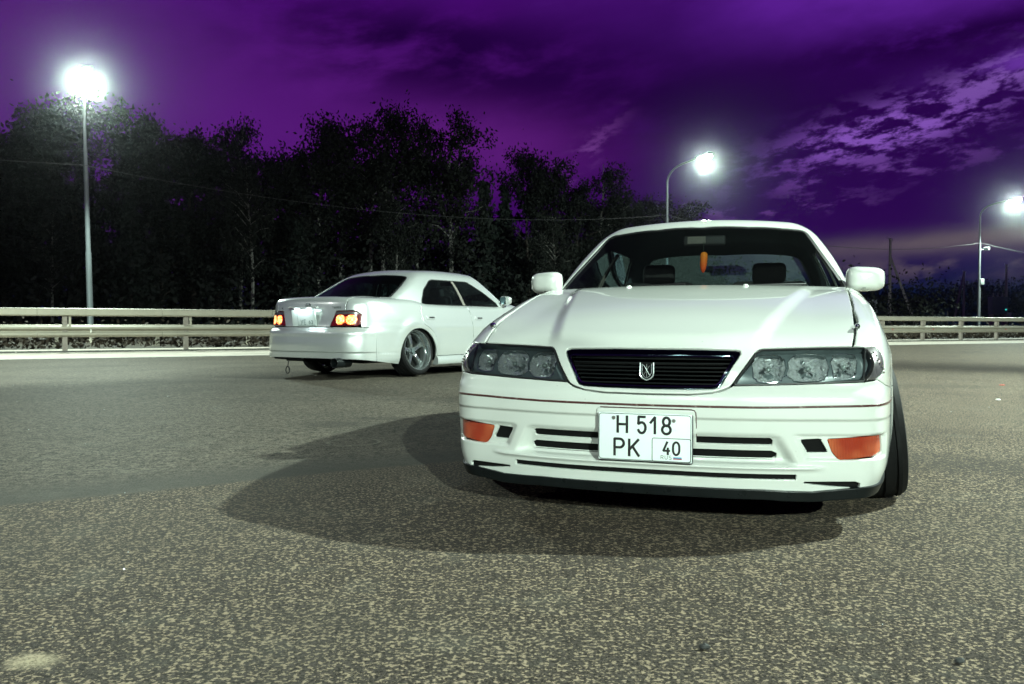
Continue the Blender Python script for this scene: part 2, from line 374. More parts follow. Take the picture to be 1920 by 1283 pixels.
# ---- mesh helpers ------------------------------------------------------------
def tag(o, label=None, cat=None, group=None, kind=None):
    if label: o['label'] = label
    if cat: o['category'] = cat
    if group: o['group'] = group
    if kind: o['kind'] = kind
    return o
def empty(name, loc=(0, 0, 0), rz=0.0):
    o = bpy.data.objects.new(name, None); C.objects.link(o); o.location = loc; o.rotation_euler = (0, 0, rz); o.empty_display_size = .2
    return o
class MB:
    def __init__(s): s.v = []; s.f = []; s.mi = []
    def add(s, vs, fs, mi=0):
        k = len(s.v); s.v += [tuple(map(float, p)) for p in vs]; s.f += [tuple(int(i)+k for i in f) for f in fs]; s.mi += [mi]*len(fs); return s
    def box(s, c, d, rot=None, mi=0, bev=0.0):
        hx, hy, hz = d[0]/2, d[1]/2, d[2]/2
        if bev <= 0:
            P = [(x, y, z) for x in (-hx, hx) for y in (-hy, hy) for z in (-hz, hz)]
            Fc = [(0, 1, 3, 2), (4, 6, 7, 5), (0, 4, 5, 1), (2, 3, 7, 6), (0, 2, 6, 4), (1, 5, 7, 3)]
        else:
            bm = bmesh.new(); bmesh.ops.create_cube(bm, size=1); bmesh.ops.scale(bm, vec=d, verts=bm.verts)
            bmesh.ops.bevel(bm, geom=bm.edges[:], offset=min(bev, .49*min(d)), segments=3, affect='EDGES', profile=.5)
            P = [v.co[:] for v in bm.verts]; bm.verts.index_update(); Fc = [[v.index for v in f.verts] for f in bm.faces]; bm.free()
        if rot is not None: P = [rot @ Vector(p) for p in P]
        return s.add([(p[0]+c[0], p[1]+c[1], p[2]+c[2]) for p in P], Fc, mi)
    def tube(s, pts, r, n=8, mi=0, caps=True):
        pts = [Vector(p) for p in pts]; rs = r if isinstance(r, (list, tuple)) else [r]*len(pts)
        V = []; Fc = []; prev = None
        for i, p in enumerate(pts):
            tdir = (pts[min(i+1, len(pts)-1)]-pts[max(i-1, 0)]).normalized()
            if prev is None:
                a = Vector((0, 0, 1)) if abs(tdir.z) < .9 else Vector((1, 0, 0)); e1 = tdir.cross(a).normalized()
            else: e1 = (prev-tdir*prev.dot(tdir)).normalized()
            prev = e1; e2 = tdir.cross(e1)
            V += [p+(e1*math.cos(2*math.pi*k/n)+e2*math.sin(2*math.pi*k/n))*rs[i] for k in range(n)]
        for i in range(len(pts)-1):
            Fc += [(i*n+k, i*n+(k+1) % n, (i+1)*n+(k+1) % n, (i+1)*n+k) for k in range(n)]
        if caps: Fc += [tuple(range(n))[::-1], tuple(range((len(pts)-1)*n, len(pts)*n))]
        return s.add(V, Fc, mi)
    def lathe(s, prof, n=48, axis='x', mi=0, closed=False):
        """profile of (radius, along) turned about an axis"""
        V = []; Fc = []; k = len(prof)
        for j in range(n):
            a = 2*math.pi*j/n; ca, sa = math.cos(a), math.sin(a)
            for r, x in prof:
                V.append((x, r*ca, r*sa) if axis == 'x' else (r*ca, r*sa, x) if axis == 'z' else (r*ca, x, r*sa))
        for j in range(n):
            for i in range(k-1 if not closed else k):
                a0 = j*k+i; a1 = j*k+(i+1) % k; b0 = ((j+1) % n)*k+i; b1 = ((j+1) % n)*k+(i+1) % k
                Fc.append((a0, b0, b1, a1))
        return s.add(V, Fc, mi)
    def build(s, name, m, parent=None, smooth=True, auto=35, loc=None):
        me = bpy.data.meshes.new(name); me.from_pydata(s.v, [], s.f)
        for q in (m if isinstance(m, (list, tuple)) else [m]): me.materials.append(q)
        if any(s.mi): me.polygons.foreach_set('material_index', s.mi)
        bm = bmesh.new(); bm.from_mesh(me)
        bmesh.ops.recalc_face_normals(bm, faces=bm.faces[:]); bm.to_mesh(me); bm.free()
        if smooth:
            me.polygons.foreach_set('use_smooth', [True]*len(me.polygons)); me.set_sharp_from_angle(angle=R(auto))
        o = bpy.data.objects.new(name, me); C.objects.link(o); o.parent = parent
        if loc is not None: o.location = loc
        return o
# ---- trimmed body panels -----------------------------------------------------
CS, CX, CY, CNX, CNY = _contour()
def lift_s(p, fn=None):
    s = np.abs(p[:, 0]); sg = np.where(p[:, 0] < 0, -1., 1.)
    x, y = np.interp(s, CS, CX), np.interp(s, CS, CY); nx, ny = np.interp(s, CS, CNX), np.interp(s, CS, CNY)
    o = np.stack([x+nx*.22, y+ny*.22, p[:, 1]], 1); d = np.stack([-nx, -ny, 0*nx], 1)
    P, _ = trace(fn or F, o, d, 0, .6, 60); P[:, 0] *= sg; return P
def s_of(u, v):
    k = np.argmin((CX[None]-np.abs(np.atleast_1d(u))[:, None])**2+(CY[None]-np.atleast_1d(v)[:, None])**2, 1)
    for _ in range(2):
        pass
    return CS[k]*np.where(np.atleast_1d(u) < 0, -1, 1)
K = .55
def lift_ax(p, fn=None, v0=.75, z0=.45):
    ps = p[:, 1]/K; d = -np.stack([0*ps, -np.cos(ps), np.sin(ps)], 1)
    o = np.stack([p[:, 0], v0+0*ps, z0+0*ps], 1)-d*1.15
    return trace(fn or F, o, d, 0, 1.13, 110)[0]
def lift_tr(p, fn=None):          # boot lid: axis across the car at v=4.1
    ps = p[:, 1]/K; d = -np.stack([0*ps, np.cos(ps), np.sin(ps)], 1)
    o = np.stack([p[:, 0], 4.1+0*ps, .55+0*ps], 1)-d*.95
    return trace(fn or F, o, d, 0, .93, 90)[0]
RZ0 = .45
def lift_rad(p, fn=None, z0=RZ0):
    ph = p[:, 0]/.8; d = -np.stack([np.sin(ph), 0*ph, np.cos(ph)], 1)
    o = np.stack([0*ph, p[:, 1], z0+0*ph], 1)-d*1.25
    return trace(fn or F, o, d, 0, 1.23, 110)[0]
GZ0 = .70
def lift_g(p, fn=None): return lift_rad(p, fn or G, GZ0)
# natural coordinates -> parameters
def A(*p): return np.array(p, float).reshape(-1, 2)
def front3(az):  # (u,z) seen from the front
    return trace(F, np.stack([az[:, 0], -.35+0*az[:, 0], az[:, 1]], 1), np.array([[0, 1., 0]]).repeat(len(az), 0), 0, 1.1, 160)[0]
def rear3(az):
    return trace(F, np.stack([az[:, 0], 5.1+0*az[:, 0], az[:, 1]], 1), np.array([[0, -1., 0]]).repeat(len(az), 0), 0, 1.1, 160)[0]
def top3(uv, fn=None):
    return trace(fn or F, np.stack([uv[:, 0], uv[:, 1], 1.5+0*uv[:, 0]], 1), np.array([[0, 0, -1.]]).repeat(len(uv), 0), 0, 1.4, 160)[0]
def side3(vz, fn=None):
    return trace(fn or F, np.stack([1.2+0*vz[:, 0], vz[:, 0], vz[:, 1]], 1), np.array([[-1., 0, 0]]).repeat(len(vz), 0), 0, 1.1, 160)[0]
def to_ax(P): return np.stack([P[:, 0], K*np.arctan2(P[:, 2]-.45, .75-P[:, 1])], 1)
def to_tr(P): return np.stack([P[:, 0], K*np.arctan2(P[:, 2]-.55, P[:, 1]-4.1)], 1)
def to_rad(P, z0=RZ0): return np.stack([.8*np.arctan2(P[:, 0], P[:, 2]-z0), P[:, 1]], 1)
def to_g(P): return to_rad(P, GZ0)
def to_s(P): return np.stack([s_of(P[:, 0], P[:, 1]), P[:, 2]], 1)
def dens(p, n=6):
    """insert points along straight runs so that the mapped edge stays straight on the car"""
    return np.concatenate([p[i]+(p[i+1]-p[i])*np.linspace(0, 1, n, endpoint=False)[:, None] for i in range(len(p)-1)]+[p[-1:]])
def fillet(p, r):
    p = np.array(p, float); out = []; n = len(p); rr = r if hasattr(r, '__len__') else [r]*n
    for i in range(n):
        a, b, c = p[i-1], p[i], p[(i+1) % n]; d1, d2 = a-b, c-b; l1, l2 = np.linalg.norm(d1), np.linalg.norm(d2)
        q = min(rr[i], .45*l1, .45*l2)
        if q < 1e-5: out.append(b); continue
        s, e = b+d1/l1*q, b+d2/l2*q
        for t in np.linspace(0, 1, 7): out.append((1-t)**2*s+2*t*(1-t)*b+t*t*e)
    return np.array(out)
def mirror_loop(half):
    """half loop from centre line to centre line -> closed symmetric loop"""
    m = half[::-1].copy(); m[:, 0] *= -1
    return np.concatenate([half, m[(1 if abs(half[-1, 0]) < 1e-6 else 0):(-1 if abs(half[0, 0]) < 1e-6 else None)]])
def area2(p): x, y = p[:, 0], p[:, 1]; return (x*np.roll(y, -1)-np.roll(x, -1)*y).sum()
def resamp(loop, h):
    out = []
    for a, b in zip(loop, np.roll(loop, -1, 0)):
        l = np.linalg.norm(b-a)
        if l < 1e-7: continue
        k = max(1, int(round(l/h)))
        out += [a+(b-a)*i/k for i in range(k)]
    out = np.array(out); keep = [0]
    for i in range(1, len(out)):
        if np.linalg.norm(out[i]-out[keep[-1]]) > h*.12: keep.append(i)
    return out[keep]
def inset(loop, d):
    """offset inward (to the left of a counter-clockwise loop)"""
    t = np.roll(loop, -1, 0)-np.roll(loop, 1, 0); t /= np.maximum(np.linalg.norm(t, axis=1, keepdims=True), 1e-9)
    return loop+np.stack([-t[:, 1], t[:, 0]], 1)*d
def inpoly(pt, loop):
    x, y = pt[:, 0], pt[:, 1]; c = np.zeros(len(pt), bool)
    for (x0, y0), (x1, y1) in zip(loop, np.roll(loop, -1, 0)):
        if y0 == y1: continue
        k = ((y0 > y) != (y1 > y)) & (x < (x1-x0)*(y-y0)/(y1-y0)+x0); c ^= k
    return c
def dist2loop(pt, loop):
    d = np.full(len(pt), 9.); 
    for a, b in zip(loop, np.roll(loop, -1, 0)):
        ab = b-a; t = np.clip(((pt-a)@ab)/max(ab@ab, 1e-12), 0, 1); d = np.minimum(d, np.linalg.norm(pt-(a+t[:, None]*ab), axis=1))
    return d
def panel(name, parent, m, loops, lift, h=.02, hb=None, fn=None, flange=.014, er=.0035, off=0.0, hy=None, gap=.0):
    """loops[0] outer, the rest holes, in the lift's parameters; flange = turned-in edge depth"""
    fn = fn or F; hb = hb or h*.6; hy = hy or h
    L = []
    for i, lp in enumerate(loops):
        lp = np.array(lp, float)
        if (area2(lp) > 0) != (i == 0): lp = lp[::-1]       # outer ccw, holes cw: the panel is always on the left
        lp = resamp(lp, hb)
        if gap: lp = inset(lp, gap)
        L.append(lp)
    lo, hi = L[0].min(0), L[0].max(0)
    gx = np.arange(lo[0]+h*.5, hi[0], h); gy = np.arange(lo[1]+hy*.5, hi[1], hy)
    gp = np.stack(np.meshgrid(gx, gy), -1); gp[1::2, :, 0] += h*.5; gp = gp.reshape(-1, 2)
    ok = inpoly(gp, L[0])
    for q in L[1:]: ok &= ~inpoly(gp, q)
    gp = gp[ok]
    if len(gp):
        dmin = np.full(len(gp), 9.)
        for q in L: dmin = np.minimum(dmin, dist2loop(gp, q))
        gp = gp[dmin > max(er*1.6, .0) + hb*.35]
    pts = []; edges = []; ring = []
    for q in L:
        k = len(pts); n = len(q); pts += list(q); edges += [(k+i, k+(i+1) % n) for i in range(n)]
    nb = len(pts)
    if er:
        for q in L:
            r_ = inset(q, er)
            okr = inpoly(r_, L[0]) & (dist2loop(r_, q) > er*.7)
            for z in L[1:]: okr &= ~inpoly(r_, z)
            ring += list(r_[okr])
    allp = pts+ring+list(gp)
    vs, es, fs, ov, oe, of = delaunay_2d_cdt([Vector(p) for p in allp], edges, [], 0, 1e-7)
    V2 = np.array([v[:] for v in vs]); T = np.array([f for f in fs if len(f) == 3])
    cen = V2[T].mean(1); ok = inpoly(cen, L[0])
    for q in L[1:]: ok &= ~inpoly(cen, q)
    T = T[ok]
    P = lift(V2, fn); N = grad(fn, P)
    P = P+N*off
    # orient faces along the normals
    fnm = np.cross(P[T[:, 1]]-P[T[:, 0]], P[T[:, 2]]-P[T[:, 0]])
    fl = (fnm*N[T].sum(1)).sum(1) < 0; T[fl] = T[fl][:, ::-1]
    verts = list(P); norms = list(N); faces = [tuple(t) for t in T]
    o2n = {}
    for i, src in enumerate(ov):
        for q in src: o2n[q] = i
    k = 0
    for q in L:
        n = len(q); idx = [o2n[k+i] for i in range(n)]; k += n
        b = P[idx]; bn = N[idx]
        t = np.roll(b, -1, 0)-np.roll(b, 1, 0); t /= np.maximum(np.linalg.norm(t, axis=1, keepdims=True), 1e-9)
        out = np.cross(t, bn); out /= np.maximum(np.linalg.norm(out, axis=1, keepdims=True), 1e-9)
        # 2d outward for a left-lying panel is to the right of travel; fix the sign against the lifted inset
        probe = lift(inset(q, -.004), fn)-lift(q, fn)
        sg = np.sign((out*probe).sum(1)); sg[sg == 0] = 1
        sgm = 1 if sg.sum() >= 0 else -1; out *= sgm
        if er:
            for i, vi in enumerate(idx):
                verts[vi] = P[vi]-N[vi]*er*.55
                w = N[vi]+out[i]*1.1; norms[vi] = w/np.linalg.norm(w)
        if flange:
            base = len(verts)
            for i, vi in enumerate(idx): verts.append(verts[vi]); norms.append(out[i])
            for i, vi in enumerate(idx): verts.append(verts[vi]-N[vi]*flange); norms.append(out[i])
            for i in range(n):
                j = (i+1) % n; f = (base+i, base+j, base+n+j, base+n+i)
                v0, v1, v2 = np.array(verts[f[0]]), np.array(verts[f[1]]), np.array(verts[f[2]])
                if np.dot(np.cross(v1-v0, v2-v0), out[i]) < 0: f = f[::-1]
                faces.append(f)
    me = bpy.data.meshes.new(name); me.from_pydata([tuple(map(float, v)) for v in verts], [], [tuple(int(i) for i in f) for f in faces])
    for q in (m if isinstance(m, (list, tuple)) else [m]): me.materials.append(q)
    me.polygons.foreach_set('use_smooth', [True]*len(me.polygons))
    me.normals_split_custom_set_from_vertices([tuple(map(float, v)) for v in norms])
    o = bpy.data.objects.new(name, me); C.objects.link(o); o.parent = parent
    return o
def flip(lp): q = np.array(lp, float).copy(); q[:, 0] *= -1; return q
# ---- the saloon cars ---------------------------------------------------------
def arc(cv, cz, r, a0, a1, n=24):
    a = np.radians(np.linspace(a0, a1, n)); return np.stack([cv+r*np.cos(a), cz+r*np.sin(a)], 1)
FA = (.92, .27, .345); RA = (3.63, .245, .34)
SEND = float(CS[-1]+.004)
def lift_sr(p, fn=None):
    q = p.copy(); q[:, 0] = np.where(p[:, 0] < 0, -1, 1)*(SEND-np.abs(p[:, 0])); return lift_s(q, fn)
def to_sr(P): s = s_of(P[:, 0], P[:, 1]); return np.stack([np.sign(s)*(SEND-np.abs(s)), P[:, 2]], 1)
def ssp(*p):
    """(u,v,z) triples -> (s,z)"""
    q = np.array(p, float); return np.stack([s_of(q[:, 0], q[:, 1]), q[:, 2]], 1)
def circle(c, r, n=28, e=2.0, ry=None):
    a = np.linspace(0, 2*np.pi, n, endpoint=False); ca, sa = np.cos(a), np.sin(a)
    return np.stack([c[0]+r*np.sign(ca)*np.abs(ca)**(2/e), c[1]+(ry or r)*np.sign(sa)*np.abs(sa)**(2/e)], 1)
BOWLS = [((.418, .588), .054, .051), ((.550, .5915), .069, .053), ((.672, .595), .044, .051)]
LENS = fillet(A((.297, .5225), (.377, .6435), (.45, .6465), (.60, .6515), (.734, .6535), (.732, .5365), (.60, .5315), (.45, .5265)), [.008, .022, 0, 0, .004, .004, 0, 0])
CORNER = ssp((.738, .303, .6535), (.755, .325, .655), (.773, .347, .655), (.784, .345, .640), (.800, .335, .622), (.807, .315, .600), (.805, .29, .578), (.795, .265, .560), (.769, .22, .542), (.737, .194, .537))
SIG = fillet(ssp((.607, .14, .337), (.796, .239, .350), (.798, .262, .286), (.766, .215, .272), (.652, .153, .269), (.626, .148, .288)), .008)
DUCT = fillet(A((.524, .335), (.588, .338), (.612, .291), (.546, .291)), .008)
BTOP = A((.733, .533), (.60, .5283), (.45, .5235), (.30, .5185), (.286, .511), (.268, .503), (.23, .4925), (.15, .4845), (0, .4830))
SEAM = ssp((.775, .228, .5385), (.787, .245, .533), (.806, .289, .519), (.838, .431, .499), (.862, .645, .496))

def stroke_text(mb, txt, x0, z0, h, w, th, y=0.0, gap=.30, mi=0):
    """plain plate lettering from strokes; x right, z up"""
    def a(cx, cz, rx, rz, d0, d1, n=12): return [(cx+rx*math.cos(R(d0+(d1-d0)*i/n)), cz+rz*math.sin(R(d0+(d1-d0)*i/n))) for i in range(n+1)]
    G_ = {'H': [[(0, 0), (0, 1)], [(1, 0), (1, 1)], [(0, .5), (1, .5)]],
          'P': [[(0, 0), (0, 1)], [(0, 1), (.55, 1)]+a(.55, .74, .45, .26, 90, -90)+[(0, .48)]],
          'K': [[(0, 0), (0, 1)], [(1, 1), (.06, .40)], [(.34, .58), (1.05, 0)]],
          '5': [[(.95, 1), (.10, 1), (.06, .56)]+a(.50, .33, .50, .33, 125, -158)],
          '1': [[(.20, .64), (.70, 1), (.70, 0)]],
          '8': [a(.5, .75, .40, .25, 0, 360, 20), a(.5, .26, .50, .26, 0, 360, 20)],
          '4': [[(.62, 1), (.0, .30), (1.0, .30)], [(.72, .52), (.72, 0)]],
          '0': [a(.5, .62, .5, .38, 0, 180)+a(.5, .38, .5, .38, 180, 360)+[(1, .62)]],
          'R': [[(0, 0), (0, 1)], [(0, 1), (.55, 1)]+a(.55, .74, .42, .26, 90, -90)+[(0, .48)], [(.5, .48), (1, 0)]],
          'U': [[(0, 1), (0, .34)]+a(.5, .34, .5, .34, 180, 360)+[(1, 1)]],
          'S': [a(.5, .75, .46, .25, 40, 270)+a(.5, .25, .48, .25, 90, -140)],
          'Y': [[(0, 1), (.52, .35)], [(1, 1), (.40, 0), (.1, 0)]], 'E': [[(1, 1), (0, 1), (0, 0), (1, 0)], [(0, .5), (.85, .5)]],
          '6': [a(.5, .32, .5, .32, 0, 360, 18), [(.02, .42), (.55, 1)]], '2': [a(.5, .72, .48, .28, 170, -30)+[(0, 0), (1, 0)]],
          'T': [[(0, 1), (1, 1)], [(.5, 1), (.5, 0)]], 'V': [[(0, 1), (.5, 0), (1, 1)]], 'O': [a(.5, .5, .5, .5, 0, 360, 18)], ' ': []}
    x = x0
    for ch in txt:
        for path in G_[ch]:
            P = [Vector((x+px*w, z0+pz*h)) for px, pz in path]
            for i in range(len(P)-1):
                d = P[i+1]-P[i]
                if d.length < 1e-6: continue
                d.normalize(); nrm = Vector((-d.y, d.x))*th/2; e = d*th*.22
                q = [P[i]-e+nrm, P[i]-e-nrm, P[i+1]+e-nrm, P[i+1]+e+nrm]
                k = len(mb.f)*1e-6
                mb.add([(c.x, y-k, c.y) for c in q], [(0, 1, 2, 3)], mi)
        x += w*(1+gap)+th if ch != ' ' else w*.55
    return x
def wheel(parent, u, v, z, side, camber, steer=0.0):
    """rim barrel with tyre, spokes and hub; +x is the outer face"""
    b = MB(); b.lathe([(.2435, .108), (.2435, .116), (.2395, .119), (.2345, .116), (.229, .104), (.222, .060), (.214, .052), (.206, .030), (.200, -.02), (.205, -.10), (.238, -.108), (.236, -.112), (.215, -.112)], 64)
    rim = b.build('wheel', M['alloy'], parent, auto=28)
    rim.location = (u, v, z); rim.rotation_euler = Euler((0, R(camber), R(0 if side > 0 else 180)+steer), 'XYZ')
    rim.rotation_euler = (Matrix.Rotation(R(0 if side > 0 else 180)+steer, 3, 'Z') @ Matrix.Rotation(R(camber), 3, 'Y')).to_euler()
    t = MB(); pr = [(.236, -.112), (.255, -.121), (.279, -.118), (.291, -.104)]
    for gx in (-.075, -.026, .026, .075): pr += [(.2975, gx-.020), (.298, gx-.006), (.291, gx-.004), (.291, gx+.004), (.298, gx+.006), (.2975, gx+.020)]
    pr += [(.291, .104), (.281, .117), (.262, .122), (.250, .118), (.2438, .112)]
    t.lathe(pr, 72).build('tyre', M['rubber'], rim, auto=30)
    for k in range(5):
        a = 2*math.pi*k/5+.1; m3 = Matrix.Rotation(a, 3, 'X'); s = MB(); sec = []
        for r, hw, x0, x1 in ((.030, .034, .020, -.02), (.060, .026, .030, -.02), (.10, .0225, .036, -.015), (.15, .025, .034, -.012), (.185, .033, .030, -.012), (.207, .041, .028, -.010)):
            sec.append([m3 @ Vector(p) for p in ((x1, -hw, r), (x0-.008, -hw, r), (x0, -hw*.62, r), (x0, hw*.62, r), (x0-.008, hw, r), (x1, hw, r))])
        V = [p for q in sec for p in q]; n = 6
        Fc = [(i*n+j, i*n+(j+1) % n, (i+1)*n+(j+1) % n, (i+1)*n+j) for i in range(len(sec)-1) for j in range(n)]+[tuple(range(n)), tuple(range((len(sec)-1)*n, len(sec)*n))]
        s.add(V, Fc).build('spoke', M['alloy'], rim, auto=25)
    h = MB(); h.lathe([(.0, .046), (.024, .046), (.029, .042), (.030, .020), (.055, .016), (.058, -.02)], 24)
    for k in range(5):
        a = 2*math.pi*(k+.5)/5+.1; c = (.0, .043*math.cos(a), .043*math.sin(a)); h.tube([(.014, c[1], c[2]), (.034, c[1], c[2])], .009, 6)
    h.build('hub', M['housing'], rim, auto=30)
    MB().lathe([(.0, -.022), (.198, -.022), (.198, -.06), (.0, -.06)], 40).build('brake_shade_disc', M['void'], rim)  # brake disc widened and blackened to stand for the shade behind the spokes
    return rim
def mirror_body(parent, sd):
    b = MB(); V = []; n = 28; rows = [(-.062, .30), (-.058, .52), (-.045, .76), (-.02, .93), (.015, 1.0), (.040, 1.0), (.045, .97)]
    for y, k in rows:
        for j in range(n):
            a = 2*math.pi*j/n; ca, sa = math.cos(a), math.sin(a)
            x = .094*math.copysign(abs(ca)**.52, ca)*k; z = .062*math.copysign(abs(sa)**.55, sa)*(k**.9)
            x += .012*(1-k); z *= (1.0+.07*(-x/.094))
            V.append((sd*(.838+x), 1.655+y+(.025*(x/.094)), .964+z))
    Fc = [(i*n+j, i*n+(j+1) % n, (i+1)*n+(j+1) % n, (i+1)*n+j) for i in range(len(rows)-1) for j in range(n)]+[tuple(range(n)), tuple(range((len(rows)-1)*n, len(rows)*n))]
    b.add(V, Fc); o = b.build('side_mirror', M['paint'], parent, auto=50)
    MB().box((sd*.838, 1.7035, .964), (.155, .004, .098), bev=.0018).build('mirror_glass', M['dark_chrome'], o)
    MB().tube([(sd*.745, 1.70, .878), (sd*.765, 1.69, .900), (sd*.80, 1.672, .918)], [.032, .030, .026], 12).build('mirror_arm', M['paint'], o)
    MB().tube([(sd*.765, 1.619, .9185), (sd*.80, 1.6065, .9165), (sd*.835, 1.6045, .9155)], .0016, 5).build('seam', M['black'], o)
    return o

def build_car():
    root = empty('saloon_car')
    # -- hood with the nose frame round the grille
    HTOP = fillet(A((.298, .5290), (.3755, .6465), (.45, .6505), (.60, .6555), (.695, .6575)), 0)
    HT = np.concatenate([HTOP[:1], fillet(np.concatenate([HTOP, A((.5, .6))]), [0, .022, 0, 0, 0, 0])[1:-1]])
    hf = front3(dens(np.concatenate([A((0, .4875), (.15, .4885), (.23, .4970), (.266, .5075), (.286, .5165)), HT]), 3))
    hs = top3(A((.705, .36), (.713, .46), (.722, .75), (.728, 1.1), (.735, 1.45), (.742, 1.625)))
    hr = top3(dens(A((.742, 1.625), (.66, 1.475), (.5, 1.345), (.3, 1.272), (0, 1.245)), 4))
    hoodhalf = np.concatenate([to_ax(hf), to_ax(hs), to_ax(hr)[1:]])
    GR = A((0, .6470), (.22, .6455), (.302, .6435), (.318, .6385), (.3195, .628), (.311, .612), (.263, .527), (.250, .513), (.23, .5085), (.15, .5055), (0, .5045))
    hood = panel('bonnet', root, M['paint'], [mirror_loop(hoodhalf), mirror_loop(to_ax(front3(GR)))], lift_ax, h=.016, hb=.008, flange=.022, gap=.001)
    gin = A((0, .6225), (.22, .6215), (.292, .6205), (.300, .616), (.299, .608), (.255, .530), (.243, .519), (.225, .5155), (.15, .5125), (0, .5115))
    gr = panel('grille', root, M['void'], [mirror_loop(to_ax(front3(GR)))], lift_ax, h=.03, hb=.012, off=-.060, flange=-.05, er=0)
    panel('grille_frame', gr, M['dark_chrome'], [mirror_loop(to_ax(front3(GR))), mirror_loop(to_ax(front3(gin)))], lift_ax, h=.02, hb=.008, off=-.004, flange=.03, er=.003, gap=.0015)
    panel('grille_edge', gr, M['chrome'], [mirror_loop(to_ax(front3(gin))), inset(mirror_loop(to_ax(front3(gin))), .0035 if area2(mirror_loop(to_ax(front3(gin)))) > 0 else -.0035)], lift_ax, h=.02, hb=.008, off=-.003, flange=.01, er=0)
    for i in range(7):
        z = .5215+i*.0145; um = .246+max(0, z-.527)*.56
        P = front3(np.stack([np.linspace(-um, um, 25), np.full(25, z)], 1)); b = MB(); V = []
        for p in P: V += [(p[0], p[1]+.020, z+.0022), (p[0], p[1]+.020, z-.0022), (p[0], p[1]+.045, z-.0042), (p[0], p[1]+.045, z+.0010)]
        Fc = [(k*4+j, k*4+(j+1) % 4, (k+1)*4+(j+1) % 4, (k+1)*4+j) for k in range(24) for j in range(4)]
        b.add(V, Fc).build('grille_bar', M['grille'], gr, auto=30)
    em = MB(); y0 = float(front3(A((0, .566)))[0, 1])+.004
    U = lambda w, t, bz, k: [(-w, y0, t), (-w*1.04, y0-.003, .560), (-w*.98, y0-.004, bz+.016), (-w*.62, y0-.004, bz+.006), (0, y0-.004, bz), (w*.62, y0-.004, bz+.006), (w*.98, y0-.004, bz+.016), (w*1.04, y0-.003, .560), (w, y0, t)]
    em.tube(U(.0235, .5955, .5335, 1), .0027, 8); em.tube(U(.0165, .5915, .5410, 1), .0009, 6)
    em.tube([(0, y0-.002, .5910), (0, y0-.002, .5440)], .0007, 6); em.tube([(-.0105, y0-.003, .5870), (.0105, y0-.003, .5510)], .0010, 6); em.tube([(.0105, y0-.002, .5850), (-.0105, y0-.002, .5530)], .0005, 6)
    em.box((0, y0+.008, .566), (.040, .006, .052), mi=1); em.build('emblem', [M['badge'], M['void']], gr)
    # -- front bumper
    bot = np.concatenate([to_s(front3(dens(A((0, .158), (.40, .157), (.47, .154), (.56, .152), (.66, .162), (.74, .168)), 4))), ssp((.84, .33, .171), (.86, .45, .173))])
    fa = arc(*FA, 196.5, 139, 16); fas = np.stack([s_of(np.full(len(fa), .868), fa[:, 0]), fa[:, 1]], 1)
    top = np.concatenate([SEAM[::-1], to_s(front3(dens(BTOP, 3)))])
    half = np.concatenate([bot, fas, top])
    slotU = np.concatenate([to_s(front3(dens(A((0, .3380), (.419, .3380)), 5))), to_s(front3(A((.427, .331), (.424, .3135)))), to_s(front3(dens(A((.418, .3120), (0, .3120)), 5)))])
    slotL = np.concatenate([to_s(front3(dens(A((0, .2915), (.430, .2915)), 5))), to_s(front3(A((.442, .283), (.438, .2672)))), to_s(front3(dens(A((.430, .2655), (0, .2655)), 5)))])
    slotB = np.concatenate([to_s(front3(dens(A((0, .2145), (.505, .2140)), 5))), to_s(front3(A((.513, .2085), (.513, .2010)))), to_s(front3(dens(A((.506, .1965), (0, .1965)), 5)))])
    sh = to_s(front3(fillet(dens(A((.535, .1885), (.60, .1890), (.70, .1895), (.723, .1835), (.719, .1715), (.70, .1685), (.62, .1735), (.535, .1835), (.535, .1885)), 2)[:-1], 0)))
    for q in (slotU, slotL, slotB): q[0, 0] = q[-1, 0] = 0
    duct = to_s(front3(DUCT))
    holes = [mirror_loop(slotU), mirror_loop(slotL), mirror_loop(slotB), sh, flip(sh), duct, flip(duct), SIG, flip(SIG)]
    bump_ = panel('front_bumper', root, M['paint'], [mirror_loop(half)]+holes, lift_s, h=.0085, hb=.006, flange=.009, er=.0025, gap=.001)
    for q, w in ((mirror_loop(slotU), 1), (mirror_loop(slotL), 1), (mirror_loop(slotB), 1), (sh, 1), (flip(sh), 1), (duct, 1), (flip(duct), 1)):
        panel('air_inlet', bump_, M['void'], [inset(q, -.012 if area2(q) > 0 else .012)], lift_s, h=.03, hb=.02, off=-.012, flange=0, er=0)
    ts = np.concatenate([to_s(front3(dens(A((0, .4500), (.40, .4515), (.70, .4575)), 6))), ssp((.80, .27, .460), (.835, .34, .461), (.85, .42, .461), (.86, .53, .461))])
    tl = mirror_loop(np.concatenate([ts, (ts-[0, .0078])[::-1]]))
    panel('bumper_trim', bump_, M['trim'], [tl], lift_s, h=.02, hb=.01, off=.0022, flange=.004, er=.0012)
    st = np.concatenate([to_s(front3(dens(A((.0, .4065), (.30, .4065), (.70, .4120)), 6))), ssp((.80, .27, .414), (.84, .36, .415))])
    lipb = np.concatenate([to_s(front3(dens(A((0, .126), (.40, .126), (.47, .122), (.56, .120), (.66, .128), (.74, .134)), 4))), ssp((.84, .33, .140), (.858, .45, .160))])
    lipt = np.concatenate([to_s(front3(dens(A((0, .162), (.40, .161), (.47, .158), (.56, .156), (.66, .166), (.74, .172)), 4))), ssp((.84, .33, .175), (.86, .47, .182))])
    panel('bumper_lip', bump_, M['gloss_black'], [mirror_loop(np.concatenate([lipb, lipt[::-1]]))], lift_s, h=.014, hb=.01, off=.010, flange=.05, er=.004)
    # -- front plate with its holder
    pl = MB(); pl.box((0, .004, .334), (.331, .008, .1695), bev=.0035)
    plate = pl.build('licence_plate', M['plate'], root); plate.location = (0, 0, 0)
